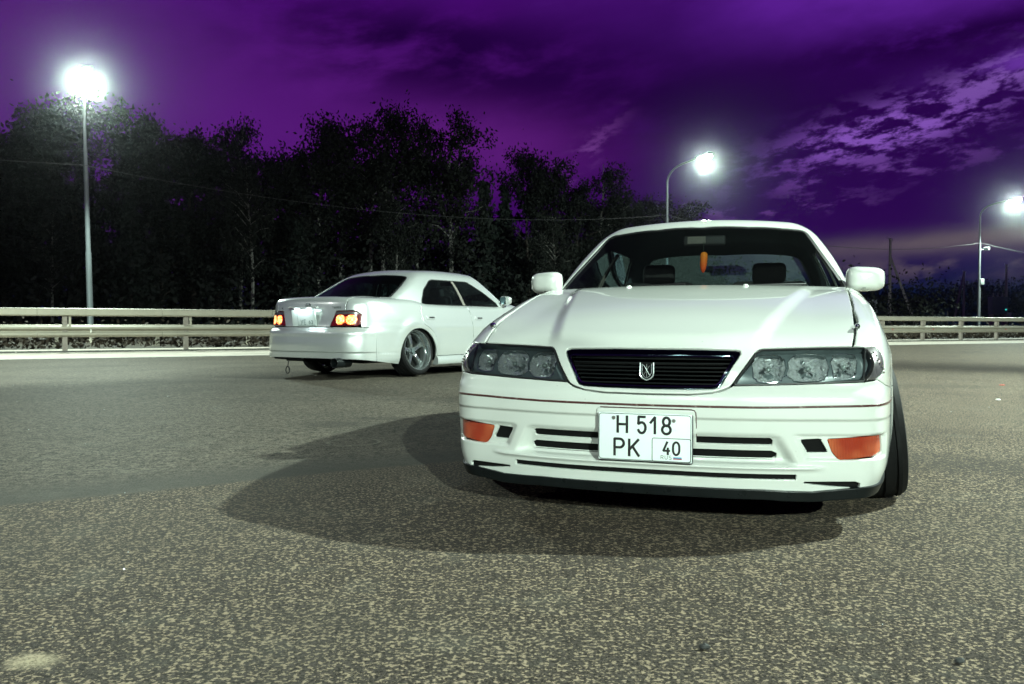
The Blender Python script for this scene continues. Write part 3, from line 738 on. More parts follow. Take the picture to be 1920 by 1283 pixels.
    h = MB(); h.box((0, .013, .331), (.336, .012, .172), bev=.005); h.build('plate_holder', M['black'], plate)
    def frame(x0, x1, z0, z1, r, t):
        o = fillet(A((x0, z0), (x1, z0), (x1, z1), (x0, z1)), r); i = fillet(A((x0+t, z0+t), (x1-t, z0+t), (x1-t, z1-t), (x0+t, z1-t)), max(r-t, .001)); n = len(o)
        return [(p[0], -.0008, p[1]) for p in o]+[(p[0], -.0008, p[1]) for p in i], [(k, (k+1) % n, n+(k+1) % n, n+k) for k in range(n)]
    fr = MB(); fr.add(*frame(-.1630, .1630, .2520, .4160, .012, .0020)); fr.add(*frame(.0270, .1625, .2515, .3345, .008, .0022))
    fr.build('plate_border', M['ink'], plate, smooth=False)
    zt = .4188
    for ch, x0, z1, hh, ww, th in (('H', -.0945, .0118, .0585, .0330, .0090), ('5', -.0225, .0125, .0575, .0270, .0090), ('1', .0150, .0125, .0575, .0320, .0090), ('8', .0630, .0125, .0575, .0290, .0090),
                                   ('P', -.1055, .0935, .0585, .0330, .0090), ('K', -.0530, .0935, .0585, .0330, .0090), ('4', .0675, .0975, .0440, .0215, .0076), ('0', .1010, .0975, .0440, .0215, .0076),
                                   ('R', .0590, .1455, .0125, .0085, .0014), ('U', .0730, .1455, .0125, .0085, .0014), ('S', .0870, .1455, .0125, .0085, .0014)):
        tx = MB(); stroke_text(tx, ch, x0, zt-z1-hh, hh, ww, th, -.0012); tx.build('character', M['ink'], plate, smooth=False)
    for i, mm in enumerate(('flag_white', 'flag_blue', 'flag_red')):
        MB().box((.1165, -.0006, .2715-.0042*i), (.0290, .001, .0042)).build('flag_stripe', M[mm], plate)
    for x, zb in ((-.1090, .4000), (.1030, .3960)): MB().tube([(x, -.0030, zb), (x, .002, zb)], .0066, 14).build('bolt', M['steel'], plate, auto=50)
    sr_ = fillet(A((-.1765, .300), (.1765, .300), (.1765, .4340), (-.1765, .4340)), .016)
    panel('plate_surround', bump_, M['paint'], [sr_], lift_s, h=.02, hb=.008, off=.0075, flange=.012, er=.006)
    b = MB(); P = lift_s(A(*[(x, .4355) for x in np.linspace(-.162, .160, 12)]+[(.1715, .4325), (.1765, .424), (.1775, .40), (.1775, .34)])); b.tube([(p[0], p[1]-.0065, p[2]) for p in P], .0021, 6); b.build('surround_line', M['trim'], bump_)
    # -- lamps, both sides
    for sd in (1, -1):
        fl = (lambda q: q) if sd > 0 else flip
        lens2 = to_s(front3(LENS)); hl = panel('headlight', root, M['housing'], [fl(lens2)], lift_s, h=.02, hb=.010, off=-.080, flange=-.074, er=0)
        rims = [to_s(front3(np.clip(circle(c, rx, 30, 3.2, ry), -1, 1))) for c, rx, ry in BOWLS]
        panel('lamp_bezel', hl, M['housing'], [fl(inset(lens2, .003 if area2(lens2) > 0 else -.003))]+[fl(q) for q in rims], lift_s, h=.016, hb=.008, off=-.022, flange=.012, er=.003)
        rnd = random.Random(5)
        for (c, rx, ry), q in zip(BOWLS, rims):
            P = lift_s(q); Nn = grad(F, P); P = P-Nn*.024; cen = P.mean(0); ax = Nn.mean(0); ax = ax*.45+np.array([-.05, -1, 0])*.55; ax /= np.linalg.norm(ax)
            V = []; n = len(P); rows = [(1.0, 0), (.90, .016), (.77, .028), (.62, .037), (.46, .043), (.30, .047)]
            for k, dpt in rows:
                for j in range(n): V.append(cen+(P[j]-cen)*k-ax*dpt*(.80+.12*(j % 2)+.55*rnd.random()))
            V.append(cen-ax*.05); Fc = [(i*n+j, i*n+(j+1) % n, (i+1)*n+(j+1) % n, (i+1)*n+j) for i in range(len(rows)-1) for j in range(n)]+[((len(rows)-1)*n+j, (len(rows)-1)*n+(j+1) % n, len(rows)*n) for j in range(n)]
            V = [(p[0]*sd, p[1], p[2]) for p in V]
            b = MB().add(V, Fc); b.build('reflector', M['reflector'], hl, smooth=False)
            tb = MB(); ring_ = [(p[0]*sd, p[1], p[2]) for p in (P+Nn*.003)]; tb.tube(ring_+ring_[:2], .0014, 6, caps=False); tb.build('reflector_rim', M['chrome'], hl)
            d = MB(); bc = cen-ax*.012; dz = ry*.20
            V = []; n2 = 14
            for k in range(5):
                t_ = k/4*math.pi/2
                for j in range(n2):
                    a_ = 2*math.pi*j/n2; V.append((sd*(bc[0]+dz*math.cos(t_)*math.cos(a_)), bc[1]-.012*math.sin(t_), bc[2]+dz*math.cos(t_)*math.sin(a_)))
            d.add(V, [(i*n2+j, i*n2+(j+1) % n2, (i+1)*n2+(j+1) % n2, (i+1)*n2+j) for i in range(4) for j in range(n2)]); d.build('bulb_cap', M['bulb'], hl)
        panel('lens', hl, M['lens'], [fl(lens2)], lift_s, h=.03, hb=.012, off=-.002, flange=0, er=.003, gap=.001)
        edge = MB(); P = lift_s(lens2); Nn = grad(F, P); P = P-Nn*.004; P[:, 0] *= sd; edge.tube([tuple(p) for p in P]+[tuple(P[0])], .0042, 6, caps=False); edge.build('lens_seal', M['black'], hl)
        cl = panel('corner_lamp', root, M['clear_lens'], [fl(CORNER)], lift_s, h=.015, hb=.008, off=-.003, flange=.02, er=.003, gap=.0012)
        cg = MB()
        for k in range(7):
            p = lift_s(A((float(s_of(.786, .262)[0])+.004*math.sin(k*1.3)+.012, .565+k*.0115)))[0]; cg.box((p[0]*sd, p[1]-.001, p[2]), (.005, .004, .006))
        cg.build('corner_facets', M['chrome'], cl, smooth=False)
        panel('turn_signal', root, M['amber'], [fl(SIG)], lift_s, h=.02, hb=.008, off=-.004, flange=.02, er=.004, gap=.0012)
        # marker on the wing
        p = top3(A((.716, .452)))[0]
        mk = MB(); mk.lathe([(.0, .012), (.006, .011), (.010, .006), (.011, 0), (.009, -.012)], 14, 'y'); mk.v = [(x*sd+sd*.722, y*1.6+p[1]-.01, z*1.1+p[2]+.008) for x, y, z in mk.v]
        mk.build('wing_marker', M['chrome'], root)
        # -- front wing
        lo = lift_s(np.concatenate([CORNER[0:9]])); lo = lo+0
        arc_ = side3(arc(*FA, 139, -6.5, 40))
        rear_ = side3(A((1.262, .230), (1.362, .230), (1.362, .5), (1.352, .78)))
        seamP = lift_s(SEAM); seamP = seamP[seamP[:, 1].argsort()]
        tops = top3(A((.800, 1.375), (.795, 1.50), (.788, 1.66), (.746, 1.63), (.739, 1.45), (.732, 1.1), (.726, .75), (.717, .46), (.709, .36)))
        st0 = front3(A((.699, .6575)))
        loop = np.concatenate([to_rad(st0), to_rad(lo), to_rad(seamP[1:]), to_rad(arc_), to_rad(rear_), to_rad(tops)])
        panel('front_wing', root, M['paint'], [fl(loop)], lift_rad, h=.022, hb=.010, flange=.018, gap=.001)
        # -- doors
        def sidepanel(name, vz, topv, hh=.03):
            a_ = to_rad(side3(dens(vz, 3))); 
            lp = np.concatenate([a_, to_rad(top3(np.stack([np.full(len(topv), .782), topv], 1)))])
            return panel(name, root, M['paint'], [fl(lp)], lift_rad, h=hh, hb=.014, hy=hh, flange=.016, gap=.0032)
        d1 = sidepanel('front_door', A((1.352, .78), (1.362, .5), (1.362, .238), (2.506, .238), (2.503, .6), (2.522, .77), (2.560, .845)), np.array([2.592, 2.2, 1.8, 1.66, 1.45]))
        d2 = sidepanel('rear_door', A((2.560, .845), (2.522, .77), (2.503, .6), (2.506, .238), (3.256, .238), (3.285, .40), (3.33, .52), (3.44, .587), (3.540, .635), (3.558, .70), (3.553, .80), (3.545, .845)), np.array([3.535, 3.2, 2.8, 2.592]))
        for dd, hv in ((d1, 2.345), (d2, 3.375)):
            rec = fillet(A((hv-.075, .690), (hv+.095, .690), (hv+.095, .738), (hv-.075, .738)), .014)
            hp = panel('door_handle', dd, M['paint'], [fl(to_rad(side3(rec)))], lift_rad, h=.015, hb=.006, off=.008, flange=.008, er=.004)
            panel('handle_grip', hp, M['black'], [fl(to_rad(side3(fillet(A((hv-.06, .704), (hv+.045, .704), (hv+.045, .722), (hv-.06, .722)), .006))))], lift_rad, h=.015, hb=.006, off=.0095, flange=.003, er=0)
        sk = MB(); prof = [(.850, .236), (.872, .233), (.886, .212), (.894, .178), (.893, .138), (.880, .126), (.80, .128)]; V = []
        vs = np.linspace(1.268, 3.282, 24)
        for vv in vs:
            k = 1-.35*(1-float(sst(0, .12, min(vv-1.26, 3.30-vv))))*.2
            V += [(sd*x, vv, z) for x, z in prof]
        n = len(prof); sk.add(V, [(i*n+j, i*n+j+1, (i+1)*n+j+1, (i+1)*n+j) for i in range(len(vs)-1) for j in range(n-1)]+[tuple(range(n)), tuple(range((len(vs)-1)*n, len(vs)*n))])
        sk.build('side_skirt', M['paint'], root, auto=60)
        # -- rear quarter
        qa = side3(arc(*RA, 180, -13, 54))
        cs = side3(dens(A((3.262, .238), (3.29, .238)), 2)); 
        C_ = side3(dens(A((3.553, .80), (3.558, .70), (3.540, .635), (3.44, .587), (3.33, .52), (3.285, .40), (3.260, .238)), 3))
        rb = side3(dens(A((3.962, .160), (4.15, .180), (4.33, .205), (4.345, .40), (4.335, .55)), 3))
        tlo = rear3(A((.727, .632), (.724, .745), (.674, .781), (.565, .786)))
        tk = np.concatenate([rear3(A((.565, .83), (.565, .865))), top3(A((.563, 4.52), (.578, 4.30), (.565, 4.03), (.66, 3.90), (.72, 3.62), (.782, 3.535)))])
        lpq = np.concatenate([to_rad(C_), to_rad(cs)[1:], to_rad(qa), to_rad(rb), to_rad(side3(A((4.40, .590)))), to_rad(rear3(A((.735, .597)))), to_rad(tlo), to_rad(tk), to_rad(side3(A((3.545, .845))))])
        panel('rear_wing', root, M['paint'], [fl(lpq)], lift_rad, h=.020, hb=.010, flange=.018, er=.0012, gap=.0006)
        # -- tail lamp
        T2 = fillet(A((.367, .611), (.438, .780), (.60, .781), (.671, .776), (.720, .744), (.724, .633), (.70, .612)), [.004, .006, 0, .01, .014, .012, .01])
        tl2 = to_sr(rear3(T2)); ta = panel('tail_light', root, M['red_lens'], [fl(tl2)], lift_sr, h=.02, hb=.008, off=-.002, flange=.02, er=.003, gap=.0012)
        T3 = A((.4225, .742), (.436, .775), (.60, .776), (.668, .771), (.712, .744))
        panel('clear_strip', ta, M['clear_lens'], [fl(to_sr(rear3(dens(T3, 4))))], lift_sr, h=.02, hb=.008, off=.0006, flange=0, er=.001)
        gl = to_sr(rear3(fillet(A((.49, .645), (.49, .715), (.64, .715), (.64, .645)), .012)))
        panel('lamp_glow', ta, M['tail_glow'], [fl(gl)], lift_sr, h=.03, hb=.01, off=.0008, flange=0, er=0)
        for cu in (.502, .630): panel('lamp_bulb', ta, M['tail_lit'], [fl(to_sr(rear3(circle((cu, .681), .056, 24, 2.4, .055))))], lift_sr, h=.03, hb=.01, off=.0016, flange=0, er=0)
        mirror_body(root, sd)
        # -- inner wheel housings
        for (cv, cz, rr) in (FA, RA):
            lw = MB(); V = []; n = 18
            for x in (.845, .50):
                for k in range(n): a_ = math.pi*k/(n-1); V.append((sd*x, cv+(rr+.006)*math.cos(a_), max(.16, cz)+(rr+.006)*math.sin(a_)))
            lw.add(V, [(k, k+1, n+k+1, n+k) for k in range(n-1)]+[tuple(range(n, 2*n))]); lw.build('wheel_housing', M['void'], root)
    # -- boot lid
    tf = top3(dens(A((0, 4.085), (.30, 4.065), (.50, 4.02), (.560, 4.035)), 3)); te = top3(A((.573, 4.30), (.558, 4.52)))
    tr_ = rear3(np.concatenate([A((.560, .865), (.560, .83), (.560, .786)), dens(A((.436, .7855), (.362, .606)), 4), dens(A((.355, .601), (0, .601)), 4)]))
    boot = panel('boot_lid', root, M['paint'], [mirror_loop(np.concatenate([to_tr(tf), to_tr(te), to_tr(tr_)]))], lift_tr, h=.022, hb=.010, flange=.016, gap=.0012)
    e0 = rear3(A((0, .846)))[0]
    eb = MB(); ov = [(e0[0]+.040*math.cos(a), e0[1]+.006, e0[2]+.026*math.sin(a)) for a in np.linspace(0, 2*math.pi, 25)]; eb.tube(ov, .0045, 6, caps=False); eb.tube([(-.012, e0[1]+.006, .868), (-.03, e0[1]+.006, .838), (.03, e0[1]+.006, .850)], .004, 6); eb.build('boot_emblem', M['chrome'], boot)
    # -- rear bumper
    rtop = np.concatenate([to_sr(rear3(dens(A((0, .594), (.36, .594), (.70, .594)), 5))), to_sr(np.array([[.738, 4.49, .592], [.79, 4.405, .586], [.83, 4.34, .55], [.838, 4.349, .40]]))])
    rbt = np.concatenate([to_sr(np.array([[.84, 4.335, .206], [.79, 4.47, .222]])), to_sr(rear3(dens(A((.70, .232), (.40, .238), (0, .238)), 4)))])
    rtop[0, 0] = rbt[-1, 0] = 0
    rbum = panel('rear_bumper', root, M['paint'], [mirror_loop(np.concatenate([rtop, rbt]))], lift_sr, h=.012, hb=.009, flange=.03, er=.0008, gap=0)
    vl = np.concatenate([to_sr(rear3(dens(A((.02, .242), (.60, .236)), 4))), to_sr(rear3(dens(A((.58, .205), (.02, .190)), 4)))])
    panel('rear_valance', rbum, M['void'], [vl], lift_sr, h=.03, hb=.02, off=-.03, flange=.03, er=0)
    # -- cabin shell
    ws3 = lambda q: np.stack([q[:, 0], 1.315+1.58*(q[:, 1]-.92)+.10*(q[:, 1]-.92)**2+.57*q[:, 0]**2, q[:, 1]], 1)
    bk3 = lambda q: np.stack([q[:, 0], 4.06-1.95*(q[:, 1]-.95)-.30*q[:, 0]**2, q[:, 1]], 1)
    wsl = mirror_loop(to_g(ws3(np.concatenate([dens(A((0, .880), (.55, .880), (.728, .886)), 4), fillet(A((.7285, .886), (.745, .930), (.700, 1.010), (.640, 1.110), (.553, 1.2600), (.45, 1.2690), (.25, 1.2765), (0, 1.2790)), [0, .01, .05, .05, .035, .02, 0, 0])[1:]]))))
    bkl = mirror_loop(to_g(bk3(fillet(A((0, .955), (.50, .955), (.668, .955), (.610, 1.10), (.535, 1.225), (.44, 1.243), (0, 1.256)), [0, 0, .02, .05, .05, 0, 0]))))
    sl = to_g(side3(fillet(dens(A((1.765, .870), (1.80, .925), (2.02, 1.055), (2.29, 1.192), (2.36, 1.209), (3.08, 1.207), (3.16, 1.188), (3.35, 1.067), (3.445, .935), (3.468, .870), (1.765, .870)), 2)[:-1], .03), G))
    outer = np.concatenate([np.stack([.8*R(1)*np.linspace(-83, 83, 30), np.full(30, 1.20)], 1), np.stack([.8*R(1)*np.linspace(83, -83, 30), np.full(30, 4.12)], 1)])
    outer = outer[(outer[:, 1] > 0)]
    roof = panel('roof', root, M['paint'], [outer, wsl, bkl, sl, flip(sl)], lift_g, h=.024, hb=.010, fn=G, flange=.014, er=.004)
    panel('headliner', root, M['fabric'], [outer, wsl, bkl, sl, flip(sl)], lift_g, h=.05, hb=.02, fn=G, off=-.018, flange=0, er=0)
    ins = lambda q, d: inset(q, d if area2(q) > 0 else -d)
    panel('windscreen', root, M['glass'], [ins(wsl, -.006)], lift_g, h=.06, hb=.02, fn=G, off=-.008, flange=0, er=0)
    panel('windscreen_seal', root, M['black'], [wsl, ins(wsl, .013)], lift_g, h=.03, hb=.012, fn=G, off=-.003, flange=.006, er=.002)
    panel('rear_window', root, M['glass_rear'], [ins(bkl, -.006)], lift_g, h=.06, hb=.02, fn=G, off=-.008, flange=0, er=0)
    panel('rear_window_seal', root, M['black'], [bkl, ins(bkl, .014)], lift_g, h=.03, hb=.012, fn=G, off=-.003, flange=.006, er=.002)
    for sd in (1, -1):
        fl = (lambda q: q) if sd > 0 else flip
        panel('side_window', root, M['glass_side'], [fl(ins(sl, -.006))], lift_g, h=.06, hb=.02, fn=G, off=-.008, flange=0, er=0)
        panel('window_seal', root, M['black'], [fl(sl), fl(ins(sl, .012))], lift_g, h=.03, hb=.012, fn=G, off=-.002, flange=.006, er=.002)
        bp = to_g(side3(dens(A((2.637, 1.203), (2.545, .872), (2.600, .872), (2.685, 1.203)), 4), G))
        panel('door_pillar', root, M['beige'], [fl(bp)], lift_g, h=.03, hb=.012, fn=G, off=-.004, flange=.01, er=.002)
    cw = np.concatenate([top3(dens(A((0, 1.243), (.3, 1.27), (.5, 1.343), (.66, 1.473), (.742, 1.624)), 3)), top3(dens(A((.75, 1.70), (.60, 1.60), (.3, 1.42), (0, 1.38)), 3))])
    panel('cowl', root, M['black'], [mirror_loop(to_rad(cw))], lift_rad, h=.04, hb=.015, off=-.014, flange=.02, er=0)
    for u in (-.278, .278):
        p = top3(A((u, 1.19)))[0]; b = MB(); b.lathe([(.0, .011), (.008, .010), (.013, .005), (.014, -.003)], 14, 'z'); b.v = [(x+p[0], y+p[1], z+p[2]) for x, y, z in b.v]; b.build('washer_nozzle', M['paint'], root)
    for u0, u1 in ((-.62, -.02), (-.02, .55)):
        P = ws3(A(*[(u0+(u1-u0)*t, .905+.022*t) for t in np.linspace(0, 1, 10)])); b = MB(); b.tube([(p[0], p[1]-.018, p[2]+.006) for p in P], .006, 6); b.build('wiper', M['black'], root)
    # -- cabin
    for sd in (1, -1):
        s = MB(); s.box((sd*.345, 2.56, .70), (.47, .13, .62), rot=Matrix.Rotation(R(-14), 3, 'X'), bev=.05); s.box((sd*.345, 2.28, .40), (.48, .50, .16), bev=.05)
        so = s.build('front_seat', M['fabric'], root); hd = MB(); hd.box((sd*.345, 2.615, 1.052), (.205, .095, .135), rot=Matrix.Rotation(R(-10), 3, 'X'), bev=.035); hd.build('headrest', M['fabric'], so)
        MB().tube([(sd*.345-.05, 2.63, .94), (sd*.345-.05, 2.625, 1.0)], .006, 6).build('headrest_post', M['steel'], so)
    rs = MB(); rs.box((0, 3.38, .66), (1.24, .14, .55), rot=Matrix.Rotation(R(-22), 3, 'X'), bev=.05); rs.build('rear_seat', M['fabric'], root)
    ps = MB(); ps.box((0, 3.76, .915), (1.30, .52, .02)); ps.build('parcel_shelf', M['beige'], root)
    tb = MB(); tb.box((0, 3.80, .955), (.26, .05, .045), bev=.015); tb.build('brake_lamp', M['black'], root)
    db = MB(); db.box((0, 1.66, .80), (1.40, .46, .17), bev=.06); db.build('dashboard', M['dash'], root)
    sw = MB(); cc = Vector((-.345, 2.05, .795)); mr = Matrix.Rotation(R(-62), 3, 'X')
    sw.tube([cc+mr @ Vector((.185*math.cos(a), .185*math.sin(a), 0)) for a in np.linspace(0, 2*math.pi, 33)], .014, 8, caps=False)
    for a in (0, math.pi, -math.pi/2): sw.tube([cc, cc+mr @ Vector((.18*math.cos(a), .18*math.sin(a), 0))], .014, 6)
    sw.build('steering_wheel', M['dash'], root)
    rm = MB(); rm.box((.012, 1.93, 1.205), (.235, .030, .058), bev=.014); rmo = rm.build('rear_view_mirror', M['dash'], root)
    MB().box((-.03, 1.9135, 1.208), (.10, .003, .040), bev=.001).build('mirror_backing', M['beige'], rmo)
    # -- underside
    ub = MB(); ub.box((0, 2.4, .19), (1.30, 3.9, .03)); ub.box((0, .75, .36), (1.10, .95, .33)); ub.box((0, 2.43, .27), (1.60, 1.96, .10)); ub.box((0, 4.2, .40), (1.2, .55, .30)); ub.build('underbody', M['void'], root)
    return root
# ---- ground ------------------------------------------------------------------
BT = np.array([.866, .5]); BN = np.array([.5, -.866]); BP = np.array([-11.1, 21.0])   # barrier line: direction, normal towards the camera
def ground_z(x, y): return .092*np.exp(-((x+1.9)**2+(y-10.9)**2)/(2*3.4**2))
def on_line(k, n, z=0.0):
    p = BP+BT*k+BN*n; return (float(p[0]), float(p[1]), z)
def asphalt():
    def f(t, b):
        co = objco(t); sp = t.new('ShaderNodeSeparateXYZ'); t.l.new(co, sp.inputs[0]); x, y, z = sp.outputs
        warp = t.noise(co, .8, 4, .6); 
        # worn mottling: pale dust lying between dark stones
        hf = t.noise(co, 170, 4, .75); a = t.math('ADD', t.noise(co, 84, 5, .64, .25), t.math('MULTIPLY', t.math('SUBTRACT', hf, .5), .16)); b2 = t.noise(co, 150, 3, .7); big = t.noise(co, .55, 5, .6); mid = t.noise(co, 3.5, 4, .6)
        # older finer surface beyond a paving joint that crosses left of the car
        sd = t.math('ADD', t.math('SUBTRACT', y, t.math('MULTIPLY', x, .62)), -4.62)
        sd = t.math('ADD', sd, t.math('MULTIPLY', t.math('SUBTRACT', warp, .5), .22))
        far = t.math('MULTIPLY', t.step(sd, -.03, .05), t.step(x, 1.2, -.2))
        bandm = t.math('MULTIPLY', far, t.step(sd, .75, .10))
        thr = t.math('ADD', .550, t.math('MULTIPLY', t.math('SUBTRACT', big, .5), .16))
        vein = t.step(t.math('SUBTRACT', a, thr), -.035, .065)
        stone = t.mix(t.step(t.math('ADD', t.math('MULTIPLY', hf, .6), t.math('MULTIPLY', b2, .4)), .36, .64), (.006, .0055, .0052), (.086, .072, .062))
        dust = t.mix(mid, (.24, .188, .134), (.41, .320, .225))
        coarse = t.mix(t.math('MULTIPLY', vein, .95), stone, dust)
        f2 = t.math('ADD', t.math('MULTIPLY', t.noise(co, 95, 4, .7), .6), t.math('MULTIPLY', t.noise(co, 26, 5, .75), .4)); fine = t.mix(t.step(f2, .41, .60), (.018, .0175, .017), (.172, .146, .116))
        smooth = t.mix(t.step(hf, .34, .66), (.030, .030, .028), (.098, .090, .078))
        c = t.mix(far, coarse, fine); c = t.mix(t.math('MULTIPLY', bandm, .85), c, smooth)
        c = t.mix(t.math('MULTIPLY', t.step(mid, .50, .80), .25), c, (.15, .145, .12))
        c = t.mix(t.math('MULTIPLY', t.step(big, .56, .36), .35), c, (.050, .047, .042))
        # dried oil patches and the pale spill in the near corner
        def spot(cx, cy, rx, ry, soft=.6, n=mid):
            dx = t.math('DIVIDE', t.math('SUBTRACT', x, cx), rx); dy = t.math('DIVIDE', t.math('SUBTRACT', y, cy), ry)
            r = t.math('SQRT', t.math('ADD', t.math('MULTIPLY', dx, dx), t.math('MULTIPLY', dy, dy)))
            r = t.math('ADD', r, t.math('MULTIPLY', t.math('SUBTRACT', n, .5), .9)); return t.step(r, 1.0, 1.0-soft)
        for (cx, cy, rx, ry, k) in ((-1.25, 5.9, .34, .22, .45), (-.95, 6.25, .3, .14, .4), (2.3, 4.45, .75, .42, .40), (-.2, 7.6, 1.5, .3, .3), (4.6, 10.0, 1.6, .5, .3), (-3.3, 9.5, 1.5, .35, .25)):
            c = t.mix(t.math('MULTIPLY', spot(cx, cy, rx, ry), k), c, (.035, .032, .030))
        rx_ = t.math('DIVIDE', t.math('SUBTRACT', x, -.95), .145); ry_ = t.math('DIVIDE', t.math('SUBTRACT', y, 5.10), .17); rr_ = t.math('SQRT', t.math('ADD', t.math('MULTIPLY', rx_, rx_), t.math('MULTIPLY', ry_, ry_)))
        ring_ = t.math('MULTIPLY', t.step(t.math('ABSOLUTE', t.math('SUBTRACT', rr_, t.math('ADD', .75, t.math('MULTIPLY', mid, .5)))), .09, .03), .22); c = t.mix(ring_, c, (.30, .28, .22))
        c = t.mix(t.math('MULTIPLY', t.math('ADD', .35, t.math('MULTIPLY', t.step(hf, .36, .60), .65)), spot(-1.03, 1.82, .085, .06, .9, t.math('ADD', t.math('MULTIPLY', t.noise(co, 11, 5, .7), 1.8), -.4))), c, (.36, .30, .21))
        t.l.new(c, b.inputs['Base Color'])
        hgt = t.math('ADD', t.math('MULTIPLY', a, .6), t.math('MULTIPLY', b2, .4))
        bump(t, b, hgt, .55, .006)
        t.put(b.inputs['Roughness'], t.math('ADD', .72, t.math('MULTIPLY', vein, .2)))
    return mat('asphalt', (.1, .1, .09), .95, spec=.03, build=f)
def strip_mat(name, a, b_, sc=1.2):
    return mat(name, a, .85, spec=.3, build=lambda t, b: (t.l.new(t.mix(t.step(t.math('ADD', t.math('MULTIPLY', t.noise(objco(t), sc, 6, .7), .6), t.math('MULTIPLY', t.noise(objco(t), sc*22, 4, .7), .4)), .35, .65), a, b_), b.inputs['Base Color']), bump(t, b, t.noise(objco(t), 40, 4), .4, .01)))
def grid(name, xs, ys, m, z0=0.0, fz=None):
    xs, ys = np.array(xs), np.array(ys); V = [(float(x), float(y), float(z0+(fz(x, y) if fz else 0))) for y in ys for x in xs]; n = len(xs)
    me = bpy.data.meshes.new(name); me.from_pydata(V, [], [(j*n+i, j*n+i+1, (j+1)*n+i+1, (j+1)*n+i) for j in range(len(ys)-1) for i in range(n-1)]); me.materials.append(m)
    me.polygons.foreach_set('use_smooth', [True]*len(me.polygons))
    o = bpy.data.objects.new(name, me); C.objects.link(o); return o
gx = np.concatenate([[-200, -80, -40], np.arange(-20, 20.1, .8), [40, 80, 160, 300]]); gy = np.concatenate([[-60, -20], np.arange(-6, 26, .8), [40, 80, 200, 330]])
tag(grid('ground', gx, gy, asphalt(), 0, ground_z), kind='structure')
def ribbon(name, n0, n1, m, z, k0=-60, k1=160, wob=0.0, seed=1, h=None):
    rnd = random.Random(seed); ks = np.linspace(k0, k1, 221); V = []
    for k in ks:
        a = on_line(k, n0+rnd.uniform(-wob, wob), z); b = on_line(k, n1+rnd.uniform(-wob, wob)*.6, z); V += [a, b]
    me = bpy.data.meshes.new(name); me.from_pydata(V, [], [(2*i, 2*i+1, 2*i+3, 2*i+2) for i in range(len(ks)-1)]); me.materials.append(m)
    o = bpy.data.objects.new(name, me); C.objects.link(o); tag(o, kind='structure'); return o
concrete = strip_mat('dusty_concrete', (.36, .32, .27), (.56, .50, .43)); kerb_dark = strip_mat('dark_kerb', (.05, .05, .045), (.10, .10, .09)); soil = strip_mat('verge_soil', (.018, .016, .012), (.055, .046, .034), 3)  # kerb blocks are one dark grey tone
ribbon('road_shoulder', .25, 4.05, concrete, .004, wob=.05)
ribbon('white_edge_line', 4.15, 4.30, M['white_line'], .008)
kerb = MB()
for k in np.arange(-50, 150, 1.0):
    p = [on_line(k+.006, .06), on_line(k+.994, .06), on_line(k+.994, .22), on_line(k+.006, .22)]
    kerb.add([(x, y, 0) for x, y, _ in p]+[(x, y, .045) for x, y, _ in p], [(4, 5, 6, 7), (0, 1, 5, 4), (1, 2, 6, 5), (2, 3, 7, 6), (3, 0, 4, 7)])
ko = kerb.build('kerb', kerb_dark, smooth=False); tag(ko, kind='structure')
ribbon('barrier_footing', -2.6, .05, concrete, .006, wob=.06, seed=3)
ribbon('verge', -200, -2.5, soil, .010, wob=.25, seed=4)
# ---- crash barriers ------------------------------------------------------------
def beam(name, parent, k0, k1, n, prof, m):
    """profile of (offset towards the camera, z) run along the barrier line"""
    b = MB(); V = []
    for k in (k0, k1):
        for (o, z) in prof: V.append(on_line(k, n+o, z))
    q = len(prof); b.add(V, [(i, (i+1) % q, q+(i+1) % q, q+i) for i in range(q)]+[tuple(range(q)), tuple(range(q, 2*q))]); return b.build(name, m, parent, auto=20)
def wprof(z0, z1, d=.08, t=.006):
    h = z1-z0; f = [(.0, 0), (.05, .02), (.9, .16), (1, .24), (.9, .33), (.1, .44), (.0, .50), (.1, .56), (.9, .67), (1, .76), (.9, .84), (.05, .98), (0, 1)]
    return [(a*d, z0+b*h) for a, b in f]+[(a*d-t, z0+b*h) for a, b in f[::-1]]
def bprof(z0, z1, d=.10): return [(0, z0), (d*.8, z0+.012), (d, z0+.03), (d, z1-.03), (d*.8, z1-.012), (0, z1), (-.012, z1), (-.012, z0)]
SPC = 2.83
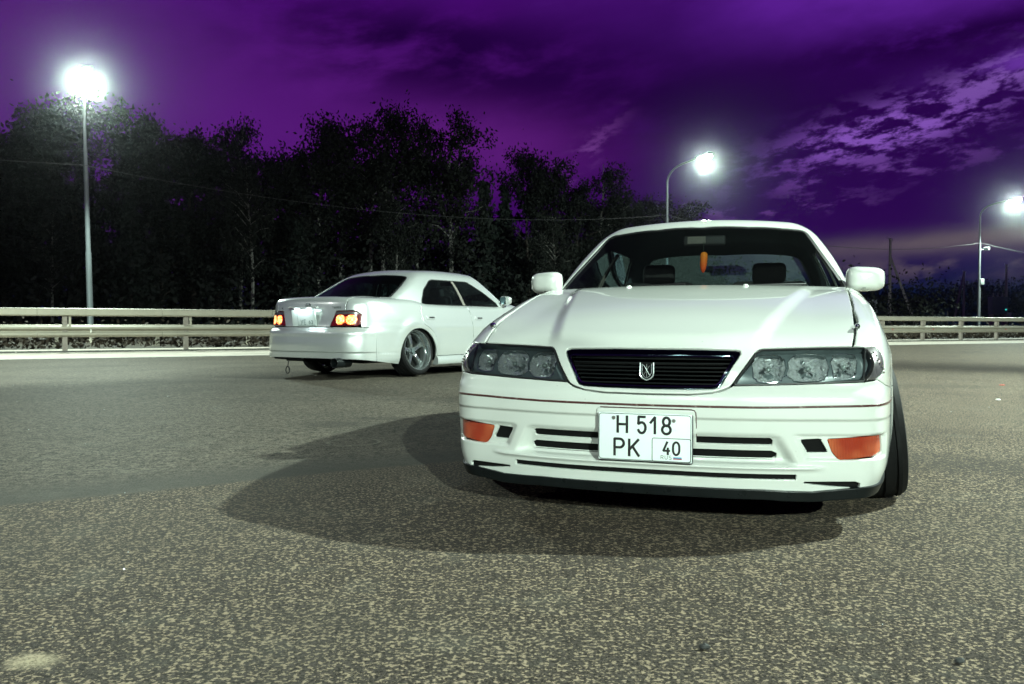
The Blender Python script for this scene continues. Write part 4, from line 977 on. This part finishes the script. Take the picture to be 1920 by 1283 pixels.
def barrier(n, kstart, kend, two, label, seed):
    root = empty('crash_barrier', on_line(0, n)); tag(root, label, 'crash barrier'); root.location = (0, 0, 0)
    rnd = random.Random(seed); i0, i1 = math.floor(kstart/SPC), math.ceil(kend/SPC)
    for i in range(i0, i1):
        k = i*SPC; a, e = k-.55+.004, k+SPC-.55-.004
        beam('lower_rail', root, a, e, n+.05+rnd.uniform(-.004, .004), wprof(.375, .680), M['galv'])
        if two: beam('upper_rail', root, a, e, n+.04+rnd.uniform(-.004, .004), bprof(.90, 1.095), M['galv'])
        x, y, _ = on_line(k, n); tz = 1.08 if two else .70
        b = MB(); rot = Matrix.Rotation(math.atan2(BT[1], BT[0]), 3, 'Z')
        b.box((x, y, tz/2), (.016, .13, tz), rot=rot); b.box((x+BT[0]*.05+BN[0]*.065, y+BT[1]*.05+BN[1]*.065, tz/2), (.105, .010, tz), rot=rot); b.box((x+BT[0]*.05-BN[0]*.065, y+BT[1]*.05-BN[1]*.065, tz/2), (.105, .010, tz), rot=rot)
        b.box((x, y, .015), (.22, .26, .03), rot=rot)
        p = b.build('post', M['post'] if two else M['galv'], root, smooth=False)
        if two:
            s = MB(); s.box((x+BT[0]*.16+BN[0]*.02, y+BT[1]*.16+BN[1]*.02, .79), (.055, .06, .22), rot=rot); s.build('bracket', M['galv'], root, smooth=False)
            if i % 2 == 0 or i > 9:
                X, Y, _ = on_line(k+.62, n+.135, 0); rf = MB(); rf.box((X, Y, .530), (.022, .012, .085), rot=rot, bev=.003)
                o = rf.build('reflector', M['reflect_r'] if k > 12 else M['reflect_w'], root)
    return root
barrier(0, -14, 62, True, 'long grey two-rail steel crash barrier along the pale road shoulder', 1)
barrier(-5.4, -14, 62, False, 'low single-rail crash barrier behind the two-rail one, only post feet showing', 2)
# ---- street lamps ----------------------------------------------------------------
def street_lamp(x, y, H, label, arm, az, lean=0.0, power=ROAD_W, extra=False, aim=None, spread=128, blend=.25, down=52):
    root = empty('street_lamp', (x, y, 0)); tag(root, label, 'street lamp', 'street lamps along the road')
    root.rotation_euler = (0, lean, 0)
    b = MB(); b.tube([(0, 0, 0), (0, 0, H*.35), (0, 0, H*.36), (0, 0, H*.68), (0, 0, H*.69), (0, 0, H-1.0)], [.110, .100, .086, .078, .064, .052], 14); b.build('pole', M['lamp_pole'], root, auto=60)
    f = MB(); f.lathe([(.0, .0), (.24, .0), (.24, .03), (.15, .05), (.135, .26), (.0, .27)], 20, 'z'); f.build('base_flange', M['galv'], root, auto=30)
    d = Vector((math.sin(az), math.cos(az), 0)); pts = []
    for i in range(9):
        t_ = i/8*math.pi/2*.85; pts.append(Vector((0, 0, H-1.05))+d*(arm*.62*(1-math.cos(t_)))+Vector((0, 0, .85*math.sin(t_))))
    pts.append(pts[-1]+d*arm*.45+Vector((0, 0, .16)))
    a = MB(); a.tube(pts, [.048]*5+[.040]*5, 10); a.build('arm', M['lamp_pole'], root, auto=60)
    e = pts[-1]; ang = -math.atan2(d.x, d.y); rot = Matrix.Rotation(ang, 3, 'Z') @ Matrix.Rotation(R(8), 3, 'X')
    hmb = MB(); hmb.box(e+d*.32+Vector((0, 0, .05)), (.44, .92, .14), rot=rot, bev=.055); hd = hmb.build('lamp_head', M['lamp_pole'], root)
    g = MB(); V = []
    for r_, dz in ((1, 0), (.95, -.09), (.75, -.17), (.40, -.215), (.05, -.23)):
        for j in range(20):
            q = 2*math.pi*j/20; V.append(e+d*.34+rot @ Vector((.20*r_*math.copysign(abs(math.cos(q))**.7, math.cos(q)), .38*r_*math.copysign(abs(math.sin(q))**.7, math.sin(q)), -.02+dz)))
    g.add(V, [(i*20+j, i*20+(j+1) % 20, (i+1)*20+(j+1) % 20, (i+1)*20+j) for i in range(4) for j in range(20)]+[tuple(range(80, 100))]); g.build('lamp_glass', M['lamp_on'], hd)
    L = bpy.data.lights.new('lamp_light', 'SPOT'); L.energy = power; L.color = LAMP_COL; L.shadow_soft_size = .10; L.spot_size = R(spread); L.spot_blend = blend
    lo = bpy.data.objects.new('lamp_light', L); C.objects.link(lo); lo.parent = root
    lp = e+d*.34+Vector((0, 0, -.36)); lo.location = lp
    if aim: hd_ = Vector((aim[0]-x-lp.x, aim[1]-y-lp.y, 0)).normalized(); v = hd_*math.cos(R(down))-Vector((0, 0, math.sin(R(down))))
    else: v = d*9-lp
    lo.rotation_euler = v.to_track_quat('-Z', 'Y').to_euler()
    if extra:
        b2 = MB(); b2.box((.16, -.02, 3.75), (.26, .2, .42), bev=.02); b2.build('control_box', M['cab'], root)
        b3 = MB(); b3.box((.42, -.12, 6.05), (.22, .34, .2), rot=Matrix.Rotation(R(35), 3, 'Z'), bev=.03); b3.tube([(0, 0, 6.0), (.3, -.05, 6.0)], .02, 6); b3.build('camera_box', M['cab'], root)
    return root
LAMPS = [(-15.35, 31.0), (8.1, 44.6), (32.7, 59.6)]
street_lamp(*LAMPS[0], 9.35, 'tall lit street lamp at the left in front of the wood', 1.6, R(151), lean=-.022)
street_lamp(*LAMPS[1], 9.2, 'lit street lamp rising behind the roof of the near car', 2.2, R(140))
street_lamp(*LAMPS[2], 9.35, 'far lit street lamp at the right edge with boxes on its pole', 1.9, R(128), extra=True, spread=172)
def side_lamp(pos, label, az, power, aim, spread, blend, down=52):
    d = Vector((math.sin(az), math.cos(az), 0)); arm = 1.8; reach = arm*.62*(1-math.cos(math.pi/2*.85))+arm*.45+.34
    street_lamp(pos[0]-d.x*reach, pos[1]-d.y*reach, pos[2]+.25, label, arm, az, power=power, aim=aim, spread=spread, blend=blend, down=down)
side_lamp(KEY_POS, 'lit street lamp standing out of the picture to the right of the cars', R(250), KEY_W, (-.5, 6, 0), 108, .5)
side_lamp(FILL_POS, 'lit street lamp standing out of the picture behind the camera', R(0), FILL_W, (0.5, 4, 0), 99, .35)
side_lamp(FILL2_POS, 'added fill lamp on a post, unseen behind the camera on its left', R(20), FILL2_W, (0.2, 3.5, 0), 100, .35)
side_lamp(LEFT_FILL_POS, 'added fill lamp on a post, unseen to the left of the lot', R(30), LEFT_FILL_W, (-6.5, 23, 0), 76, .35, 40)
side_lamp(RIGHT_FILL_POS, 'added fill lamp on a post, unseen at the right of the lot', R(350), RIGHT_FILL_W, (15.5, 31, 0), 112, .5, 46)
# ---- overhead wires ----------------------------------------------------------------
def wire(p, q, sag, label, r=.012):
    p, q = Vector(p), Vector(q); b = MB(); b.tube([p.lerp(q, t)+Vector((0, 0, -4*sag*t*(1-t))) for t in np.linspace(0, 1, 17)], r, 5); return tag(b.build('overhead_cable', M['wire']), label, 'cable', 'cables strung between the street lamps')
wire((-42.5, 12.0, 6.9), (LAMPS[0][0], LAMPS[0][1]-.13, 6.42), .5, 'cable running in from the left to the tall lamp', .009)
wire((LAMPS[0][0], LAMPS[0][1]-.13, 6.4), (LAMPS[1][0], LAMPS[1][1]-.12, 6.42), .9, 'long cable sagging in front of the wood from the left lamp', .009)
wire((LAMPS[1][0], LAMPS[1][1]-.12, 6.42), (LAMPS[2][0], LAMPS[2][1]-.12, 6.45), 1.0, 'cable from the lamp behind the roof to the right-hand lamp', .014)
wire((LAMPS[2][0], LAMPS[2][1]-.12, 6.45), (58.0, 76.5, 6.5), .6, 'cable leaving the right-hand lamp for the picture edge', .020)
# ---- power poles, cabinet and transformer ------------------------------------------
def pole(x, y, H, legs, label):
    root = empty('power_pole', (x, y, 0)); tag(root, label, 'power pole', 'power poles across the road')
    b = MB(); b.tube([(0, 0, 0), (0, 0, H)], [.17, .11], 10); b.build('pole', M['wood'], root)
    for dx, dy in legs: s = MB(); s.tube([(dx, dy, 0), (.0+.05*math.copysign(1, dx), 0, H*.80 if len(legs) == 1 and abs(dx) > 1.5 else H*.97)], [.14, .10], 10); s.build('strut', M['wood'], root)
    c = MB(); c.tube([(-.09, 0, H-.12), (-.22, 0, H-.08), (-.22, 0, H+.12)], .03, 6); c.tube([(.09, 0, H-.30), (.22, 0, H-.26), (.22, 0, H-.06)], .03, 6); c.build('insulator', M['cab'], root)
    return root
pole(36.2, 81.6, 9.0, [(2.05, -1.5)], 'tall concrete power pole with a long slanting strut beside the near car mirror')
pole(64.5, 121.5, 8.4, [(-1.1, 1.0)], 'A-shaped power pole left of the far street lamp')
pole(67.6, 116.5, 9.0, [(.75, 1.0)], 'A-shaped power pole at the right edge of the picture')
cabt = empty('electric_cabinet', (33.9, 80.5, 0)); tag(cabt, 'pale metal cabinet behind the barrier beside the near car', 'cabinet')
b = MB(); b.box((0, 0, 1.55), (1.00, .8, 3.1), bev=.03); b.build('body', M['cab'], cabt)
for z in (.85, 2.25): b = MB(); b.box((0, -.415, z), (.86, .03, 1.25), bev=.008); b.build('door', M['cab'], cabt)
tr = empty('transformer', (64.5, 113.0, 0)); tag(tr, 'blue-grey pole transformer on a stand at the far right', 'transformer')
b = MB(); b.box((0, 0, 3.3), (2.0, 1.2, 2.3), bev=.05); b.build('tank', M['kiosk'], tr)
for x in (-.85, .85): b = MB(); b.box((x, 0, 1.1), (.16, .9, 2.2)); b.build('leg', M['galv'], tr, smooth=False)
for x in (-.6, 0, .6): b = MB(); b.tube([(x, 0, 4.44), (x, 0, 5.0)], [.10, .05], 8); b.build('bushing', M['cab'], tr)
b = MB(); b.box((1.15, -.5, 1.85), (.55, .4, 1.05), bev=.02); b.build('meter_box', M['cab'], tr)
b = MB(); b.lathe([(0, .03), (.07, .02), (.09, -.04)], 12, 'y'); b.v = [(x+.75, -.66-y, z+2.75) for x, y, z in b.v]; b.build('signal_lamp', mat('signal_green', (.05, .6, .55), .3, emit=(.05, .8, .7), estr=1.2, build=tone(5, .1)), tr)
fn_ = empty('mesh_fence', (38.5, 84.0, 0)); tag(fn_, 'low dark mesh fence between the cabinet and the slanting strut', 'fence')
for i in range(7): b = MB(); b.tube([(-4.2+i*1.45, 0, 0), (-4.2+i*1.45, 0, 2.1)], .035, 6); b.build('fence_post', M['galv'], fn_)
b = MB()
for z in np.arange(.2, 2.06, .2): b.tube([(-4.2, 0, z), (4.5, 0, z)], .010, 4)
for x in np.arange(-4.2, 4.51, .24): b.tube([(x, 0, .2), (x, 0, 2.05)], .008, 4)
b.build('mesh_panel', M['kiosk'], fn_, smooth=False)['kind'] = 'stuff'
# ---- the wood ------------------------------------------------------------------------
def leaf_quads(pts, size, rnd, up=.3, droop=0):
    n = len(pts); P = np.array(pts); r = np.random.RandomState(rnd)
    d1 = r.normal(size=(n, 3)); d1[:, 2] -= droop; d1 /= np.linalg.norm(d1, axis=1, keepdims=True); d2 = np.cross(d1, r.normal(size=(n, 3))); d2 /= np.maximum(np.linalg.norm(d2, axis=1, keepdims=True), 1e-6)
    s = size*r.uniform(.55, 1.35, (n, 1)); a = P+d1*s; b = P+d2*s*.45; c = P-d1*s*.8; d = P-d2*s*.45
    return np.stack([a, b, c, d], 1).reshape(-1, 3)
def make_crown(kind, seed):
    """unit tree 10 m tall; returns (trunk MB, leaf vertices)"""
    rnd = random.Random(seed); t = MB(); pts = []
    bend = [(rnd.uniform(-.35, .35), rnd.uniform(-.35, .35)) for _ in range(6)]
    tp = [Vector((bend[i][0]*(i/5), bend[i][1]*(i/5), 9.6*i/5)) for i in range(6)]
    if kind == 'spruce':
        t.tube([(0, 0, 0), (0, 0, 9.8)], [.17, .02], 8)
        for k in range(26):
            z = 1.0+8.7*(k/25); L = (1-(z/10)**1.15)*2.1+.12
            for j in range(7):
                a = rnd.uniform(0, 6.28); ll = L*rnd.uniform(.6, 1.1)
                for q in np.linspace(.1, 1, 8): 
                    for _ in range(2): pts.append((ll*q*math.cos(a)+rnd.gauss(0, .10), ll*q*math.sin(a)+rnd.gauss(0, .10), z-ll*q*.32+rnd.gauss(0, .08)))
        return t, leaf_quads(pts, .20, seed, droop=.6)
    t.tube(tp, [.15, .125, .10, .075, .05, .02], 8)
    n = 30 if kind == 'birch' else 40; lo = 3.2 if kind == 'birch' else 2.0
    for k in range(n):
        z = rnd.uniform(lo, 9.4); f = z/9.6*5; i = min(4, int(f)); p0 = tp[i].lerp(tp[i+1], f-i); a = rnd.uniform(0, 6.28)
        h = (z-lo)/(9.6-lo); L = (1.9 if kind == 'birch' else 2.5)*(math.sin(math.pi*min(1, .18+.80*h))**.75)*rnd.uniform(.45, 1.15); rise = rnd.uniform(.25, .9)*L
        p1 = p0+Vector((math.cos(a)*L, math.sin(a)*L, rise)); mid = p0.lerp(p1, .5)+Vector((0, 0, .12*L)); t.tube([p0, mid, p1], [.035, .022, .008], 5, caps=False)
        m = int(58*L)+24
        for _ in range(m):
            q = rnd.random()**.6; c = p0.lerp(p1, q); g = .16+.30*q
            pts.append((c.x+rnd.gauss(0, g), c.y+rnd.gauss(0, g), c.z+rnd.gauss(0, g*.8)-(abs(rnd.gauss(0, .30)) if kind == 'birch' else 0)*q))
        for _ in range(3):      # clumps
            q = rnd.uniform(.4, 1.1); c = p0.lerp(p1, q)+Vector((rnd.gauss(0, .3), rnd.gauss(0, .3), rnd.gauss(0, .2)))
            for _ in range(int(36*L)+10): pts.append((c.x+rnd.gauss(0, .19), c.y+rnd.gauss(0, .19), c.z+rnd.gauss(0, .22)-(abs(rnd.gauss(0, .25)) if kind == 'birch' else 0)))
    return t, leaf_quads(pts, .105 if kind == 'birch' else .115, seed, droop=.8 if kind == 'birch' else .2)
PROTO = {}
def proto(kind, seed):
    key = (kind, seed)
    if key not in PROTO:
        t, lv = make_crown(kind, seed)
        me = bpy.data.meshes.new('crown'); n = len(lv)//4; me.from_pydata(lv.tolist(), [], [(4*i, 4*i+1, 4*i+2, 4*i+3) for i in range(n)])
        me.materials.append(M[{'birch': 'leaf', 'aspen': 'leaf2', 'spruce': 'needle'}[kind]])
        tro = t.build('trunk', M['bark' if kind == 'birch' else 'dark_bark']); mt = tro.data; bpy.data.objects.remove(tro)
        PROTO[key] = (mt, me)
    return PROTO[key]
def tree(kind, seed, x, y, H, wide, label):
    name = {'birch': 'birch_tree', 'aspen': 'aspen_tree', 'spruce': 'spruce_tree'}[kind]
    root = empty(name, (x, y, 0), random.Random(x*7.1+y).uniform(0, 6.28)); tag(root, label, 'tree', 'trees of the wood behind the barrier'); s = H/10; root.scale = (s*wide, s*wide, s)
    mt, me = proto(kind, seed)
    for nm, d in (('trunk', mt), ('crown', me)): o = bpy.data.objects.new(nm, d); C.objects.link(o); o.parent = root
    return root
def px_tree(px, top, depth): return ((px-960)/1594*depth, depth, .733+(607-top)/1594*depth)
TREES = [  # px of the stem, py of the top, depth, kind, seed, width, label
    (8, 262, 40, 'aspen', 11, 1.0, 'dark leafy tree cut by the left picture edge'),
    (70, 206, 41, 'aspen', 12, .95, 'tall dark tree left of the left street lamp'),
    (150, 190, 42, 'aspen', 13, 1.0, 'tall dark tree right behind the left street lamp'),
    (248, 204, 43, 'aspen', 11, .8, 'tall rounded tree just right of the left street lamp'),
    (305, 268, 44, 'aspen', 12, .9, 'lower tree in the dip right of the left lamp'),
    (362, 252, 45, 'aspen', 13, .95, 'broad tree with a flat top left of the slim birch'),
    (408, 258, 45.5, 'aspen', 11, .8, 'dark tree close beside the slim birch'),
    (452, 209, 46, 'birch', 21, .62, 'slim tall birch above the left stretch of wood'),
    (472, 300, 43, 'birch', 22, .7, 'birch with a pale lower stem left of the silver car'),
    (515, 296, 47, 'aspen', 12, .9, 'low tree in the gap left of the central birches'),
    (552, 292, 48, 'aspen', 13, .8, 'low tree against the first central birch'),
    (598, 232, 48, 'birch', 23, .95, 'first tall birch of the central clump'),
    (640, 213, 49, 'birch', 21, .95, 'second tall birch of the central clump'),
    (692, 228, 49, 'birch', 24, .8, 'birch between the two highest central crowns'),
    (722, 203, 49.5, 'birch', 22, .9, 'highest birch of the wood with pale forked top'),
    (782, 213, 50, 'birch', 23, .72, 'birch with a long pale stem above the silver car'),
    (848, 211, 50, 'birch', 24, .95, 'airy birch with drooping twigs right of the clump'),
    (906, 345, 54, 'spruce', 31, .9, 'small pointed spruce right of the airy birch'),
    (945, 352, 55, 'spruce', 32, .8, 'small spruce left of the paired dark trees'),
    (990, 288, 56, 'aspen', 12, .72, 'left one of the paired dark trees'),
    (1040, 292, 57, 'aspen', 11, .78, 'right one of the paired dark trees'),
    (1085, 348, 58, 'aspen', 13, .8, 'low tree between the paired trees and the grey birch'),
    (1125, 303, 60, 'birch', 21, .9, 'grey birch above the left mirror of the near car'),
    (1165, 385, 62, 'aspen', 12, .9, 'low tree above the left pillar of the near car'),
    (1215, 372, 64, 'aspen', 13, .9, 'tree left of the lamp behind the car roof'),
    (1268, 378, 66, 'aspen', 11, .9, 'tree right of the lamp behind the car roof'),
    (97, 395, 38.5, 'birch', 24, .7, 'thin leaning birch with a pale stem near the left lamp'),
    (743, 360, 46, 'birch', 21, .6, 'thin birch with a pale stem behind the silver car roof'),
    (1042, 400, 50, 'birch', 22, .7, 'thin birch beside the near car mirror'),
    (245, 380, 40, 'spruce', 31, .9, 'dark spruce low in front of the left wood'),
    (560, 420, 44, 'spruce', 32, .9, 'dark spruce low in front of the central clump'),
]
for (px, top, dep, kind, seed, w, lab) in TREES:
    x, y, H = px_tree(px, top, dep); tree(kind, seed, x, y, H*1.02, w*(12.5/max(H, 7))**.45, lab)
def mass(name, n, fpos, size, m, seed):
    r = np.random.RandomState(seed); P = fpos(r, n); lv = leaf_quads(P, size, seed)
    me = bpy.data.meshes.new(name); q = len(lv)//4; me.from_pydata(lv.tolist(), [], [(4*i, 4*i+1, 4*i+2, 4*i+3) for i in range(q)]); me.materials.append(m)
    o = bpy.data.objects.new(name, me); C.objects.link(o); tag(o, kind='stuff'); return o
def under(r, n):
    t = r.uniform(0, 1, n); k = -28+t*92; off = -17-r.uniform(0, 9, n); lump = 3.6+1.5*np.sin(k*.63)+1.2*np.sin(k*1.7+1)+.8*np.sin(k*3.9); h = np.clip(lump*np.clip(1.15-.25*(k > 48)-((k > 35) & (k < 48))*.1, 0, 2), .8, 9)
    z = h*r.beta(1.2, 1.5, n); p = BP[None]+BT[None]*k[:, None]+BN[None]*off[:, None]; return np.stack([p[:, 0], p[:, 1], z], 1)
tag(mass('undergrowth', 42000, under, .17, M['leaf2'], 5), 'dark undergrowth filling the foot of the wood', 'undergrowth')
def deep(r, n):
    k = -32+r.uniform(0, 1, n)*84; off = -30-r.uniform(0, 6, n); h = 7.2+1.3*np.sin(k*.4+2)+.9*np.sin(k*1.3)+.6*np.sin(k*2.9); z = h*r.beta(1.3, 1.25, n); p = BP[None]+BT[None]*k[:, None]+BN[None]*off[:, None]; return np.stack([p[:, 0], p[:, 1], z], 1)
tag(mass('dense_wood', 60000, deep, .30, M['leaf2'], 6), 'dense dark wood behind the first row of trees', 'wood')
def far(r, n):
    x = r.uniform(40, 190, n); y = 178+r.uniform(0, 20, n)-x*.12; h = 8.2+1.1*np.sin(x*.21)+.9*np.sin(x*.63+1)+.7*np.sin(x*1.7)+.5*np.sin(x*3.3); z = h*r.beta(1.4, 1.1, n)
    return np.stack([x, y, z], 1)
tag(mass('far_wood', 60000, far, .34, M['needle'], 7), 'far dark line of wood on the horizon', 'wood')
def weeds(r, n):
    k = r.uniform(-16, 70, n); off = -2.9-r.uniform(0, 1, n)**1.4*9; z = r.beta(1, 2.2, n)*(.32+.25*np.sin(k*1.9)**2+.5*(off < -7.5)); p = BP[None]+BT[None]*k[:, None]+BN[None]*off[:, None]; return np.stack([p[:, 0], p[:, 1], z+.02], 1)
tag(mass('roadside_weeds', 16000, weeds, .10, M['weed'], 8), 'dry brown weeds on the verge behind the barrier', 'weeds')

# ---- scattering volume added for the glow round the lamps -------------------------------------------------------------------------
def glow_haze():
    b = MB(); b.box((50, 135, 7.5), (522, 412, 17.0)); m = bpy.data.materials.new('night_air'); m.use_nodes = True; t = NT(m.node_tree); t.n.clear()
    v = t.new('ShaderNodeVolumePrincipled'); v.inputs['Color'].default_value = (.9, .93, 1, 1); v.inputs['Density'].default_value = .00028; v.inputs['Anisotropy'].default_value = .985
    o = t.new('ShaderNodeOutputMaterial'); t.l.new(v.outputs[0], o.inputs['Volume'])
    return tag(b.build('glow_haze', m, smooth=False), kind='stuff')
if GLOW_HAZE: glow_haze()
# ---- place the two cars ----------------------------------------------------------------
MAINP = (.466755, 2.988188, .320482); FARP = (.12, 13.83, 3.718, .094)
near = build_car()
def children(o): return [c for c in bpy.data.objects if c.parent == o]
bpy.context.view_layer.update()
kids = {}
for o in list(bpy.data.objects):
    if o.parent: kids.setdefault(o.parent.name, []).append(o)
SKIP = ('licence_plate',)
def copy_tree(o, parent, swap):
    c = o.copy(); C.objects.link(c); c.parent = parent
    for i, sl in enumerate(c.material_slots):
        nm = sl.material.name if sl.material else ''
        if nm in swap: sl.link = 'OBJECT'; sl.material = swap[nm]
    for ch in kids.get(o.name, []):
        if ch.name.split('.')[0] not in SKIP: copy_tree(ch, c, swap)
    return c
far_car = copy_tree(near, None, {'pearl_white_paint': M['silver']})
# the near car's own lamps are off
for o in [q for q in kids.get(near.name, []) if q.name.startswith('tail_light')]:
    for c in kids.get(o.name, []):
        if c.name.startswith('lamp_'):
            for sl in c.material_slots: sl.link = 'OBJECT'; sl.material = M['red_lens']
near.location = (MAINP[0], MAINP[1], 0); near.rotation_euler = (0, 0, -MAINP[2])
far_car.location = (FARP[0], FARP[1], FARP[3]); far_car.rotation_euler = (0, 0, -FARP[2])
tag(near, 'pearl white lowered saloon car facing the camera with dark grille and amber lamps', 'car', 'parked saloon cars')
tag(far_car, 'silver white saloon car seen from behind with its round tail lamps lit', 'car', 'parked saloon cars')
for car, fu, ru in ((near, .788, .745), (far_car, .760, .745)):
    for sd in (1, -1):
        wheel(car, sd*fu, .92, .300, sd, -7.0 if sd > 0 else -7.0, R(2) if car is near else 0)
        wheel(car, sd*ru, 3.635, .300, sd, -8.0)
# rear plate, its lamp, exhaust and towing eye of the far car
pr = MB(); pr.box((0, 0, 0), (.395, .010, .196), bev=.004); hold = pr.build('plate_holder', M['plate'], far_car); hold.location = (.022, 4.648, .700); hold.rotation_euler = (R(8.5), 0, R(180))
pp = MB(); pp.box((.0, -.004, 0), (.288, .008, .170), bev=.003); rp = pp.build('licence_plate', M['plate'], hold); rp.location = (.048, -.006, 0)
tx = MB()
def fr2(x0, x1, z0, z1, t):
    for (a, b, c, d) in ((x0, x1, z0, z0+t), (x0, x1, z1-t, z1), (x0, x0+t, z0+t, z1-t), (x1-t, x1, z0+t, z1-t)): tx.add([(a, -.0095, c), (b, -.0095, c), (b, -.0095, d), (a, -.0095, d)], [(0, 1, 2, 3)])
fr2(-.141, .141, -.082, .082, .003)
fi = mat('faded_ink', (.10, .18, .19), .5, build=tone(30, .3)); tx.build('plate_border', fi, rp, smooth=False)
for ch, x0, z0, hh, ww in (('Y', -.092, -.070, .050, .032), ('E', -.040, -.070, .050, .030), ('6', .040, -.066, .038, .024), ('2', .080, -.066, .038, .024)):
    tx = MB(); stroke_text(tx, ch, x0, z0, hh, ww, .007, -.0096); tx.build('character', fi, rp, smooth=False)
for x in (-.10, .10):
    b = MB(); b.box((x, .002, .112), (.07, .024, .012), bev=.003); b.build('plate_lamp', M['plate_lit'], hold)
b = MB(); b.box((0, .010, .126), (.46, .040, .018), bev=.006); b.build('plate_garnish', M['silver'], hold)
L = bpy.data.lights.new('plate_light', 'AREA'); L.shape = 'RECTANGLE'; L.size = .28; L.size_y = .02; L.energy = .45; L.color = (.80, .98, 1.0)
lo = bpy.data.objects.new('plate_light', L); C.objects.link(lo); lo.parent = hold; lo.location = (0, -.045, .118); lo.rotation_euler = (R(12), 0, 0)
def badge(txt, u, z, h):
    for i, ch in enumerate(txt):
        uu = u-i*h*1.02; P = rear3(A((uu, z)))[0]; b = MB(); stroke_text(b, ch, 0, 0, h, h*.62, h*.20, 0); o = b.build('badge_letter', M['dark_chrome'], far_car, smooth=False); o.location = (uu, P[1]+.004, z); o.rotation_euler = (R(7), 0, R(180)+.12*math.copysign(1, u))
badge('TOURER', -.385, .812, .020); badge('V', .470, .808, .022); 
ex = MB(); ex.lathe([(.050, 0), (.056, .002), (.057, -.10), (.052, -.24), (.045, -.24), (.045, -.004), (.050, 0)], 28, 'y'); e = ex.build('exhaust_tip', M['gloss_black'], far_car, auto=40); e.location = (-.545, 4.735, .190)
ex = MB(); ex.tube([(-.52, 4.50, .20), (-.40, 4.20, .25), (-.40, 3.7, .20)], .04, 10); ex.build('exhaust_pipe', M['steel'], far_car)
tw = MB(); tw.tube([(.335, 4.60, .20), (.335, 4.615, .130)], .006, 6); tw.tube([(.335+.030*math.cos(a), 4.617, .082+.042*math.sin(a)) for a in np.linspace(0, 2*math.pi, 21)], .0065, 6, caps=False); tw.build('towing_eye', M['black'], far_car)
vi = MB(); vi.box((-.52, 1.76, .885), (.02, .22, .018), bev=.004); vi.build('red_sill_lamp', M['red_lens'], far_car)
# carrot shaped freshener hanging from the mirror of the near car
def l2w(u, v, z, P=MAINP): c, s = math.cos(P[2]), math.sin(P[2]); return (P[0]+u*c+v*s, P[1]-u*s+v*c, z)
car_ = empty('air_freshener', l2w(.016, 1.85, 1.135), -MAINP[2]); tag(car_, 'orange knitted carrot hanging from the mirror behind the windscreen', 'air freshener')
b = MB(); rows = []
for i, (z, r) in enumerate(((0, .004), (-.004, .014), (-.014, .0195), (-.030, .0215), (-.044, .0205), (-.050, .0190), (-.056, .0200), (-.075, .0175), (-.084, .0155), (-.090, .0155), (-.106, .0105), (-.114, .005), (-.116, .001))): rows.append((r, z))
b.lathe(rows, 20, 'z'); b.v = [(x*(1+.05*math.sin(z*900)), y, z+.058) for x, y, z in b.v]; o = b.build('carrot', M['carrot'], car_); o.location = (0, 0, -.058); o.rotation_euler = (0, R(3), 0)
b = MB(); b.tube([(0, 0, 0), (-.002, .02, .035), (-.004, .06, .062)], .0018, 5); b.build('string', M['carrot_top'], car_)
# ---- small things lying on the asphalt -----------------------------------------------------
def scrap(name, x, y, s, m, label, seed, flat=.35):
    r = random.Random(seed); b = MB(); bm = bmesh.new(); bmesh.ops.create_icosphere(bm, subdivisions=2, radius=1)
    P = [(v.co.x*s*(1+.5*r.random()), v.co.y*s*.6*(1+.5*r.random()), max(0, v.co.z*s*flat*(1+.6*r.random())+s*flat*.7)) for v in bm.verts]; Fc = [[v.index for v in f.verts] for f in bm.faces]; bm.free()
    o = b.add(P, Fc).build(name, m, smooth=False); o.location = (x, y, .002+float(ground_z(x, y))); return tag(o, label, 'litter')
def gpt(px, py): d = .733*1594/(py-607.4); return ((px-960)/1594*d, d)
scrap('crumpled_paper', *gpt(1873, 751), .020, M['litter'], 'small white crumpled paper on the asphalt at the right', 1)
scrap('red_scrap', *gpt(1880, 722), .030, M['litter_red'], 'small red scrap on the asphalt behind the white paper', 2, .15)
scrap('pebble', *gpt(1325, 1224), .010, M['pebble'], 'dark pebble near the bottom edge right of centre', 3, .6)
scrap('pebble', *gpt(1808, 1249), .009, M['pebble'], 'dark pebble in the lower right corner', 4, .6)
gr = MB(); rr = random.Random(9)
for px, py in ((24, 733), (30, 765), (194, 780), (195, 816), (287, 833), (314, 757), (402, 779), (305, 782), (52, 816), (103, 817), (222, 853), (158, 842), (232, 932), (183, 942), (237, 1043), (229, 1075), (225, 1175), (253, 1172), (432, 1169), (93, 1186), (259, 1134), (1856, 765), (1785, 774), (1860, 888), (1725, 810), (1468, 1100), (1661, 1176)):
    x, y = gpt(px, py); s = .0015*y**.5; gr.add([(x+s*rr.uniform(-1, 1), y+s*rr.uniform(-1, 1), float(ground_z(x, y))+.001), (x+s, y, float(ground_z(x, y))+.001), (x, y+s, float(ground_z(x, y))+.001), (x, y, s*1.5+float(ground_z(x, y)))], [(0, 1, 3), (1, 2, 3), (2, 0, 3), (0, 2, 1)])
tag(gr.build('glass_grit', M['grit'], smooth=False), 'scattered glinting crumbs of glass on the asphalt', 'grit', kind='stuff')
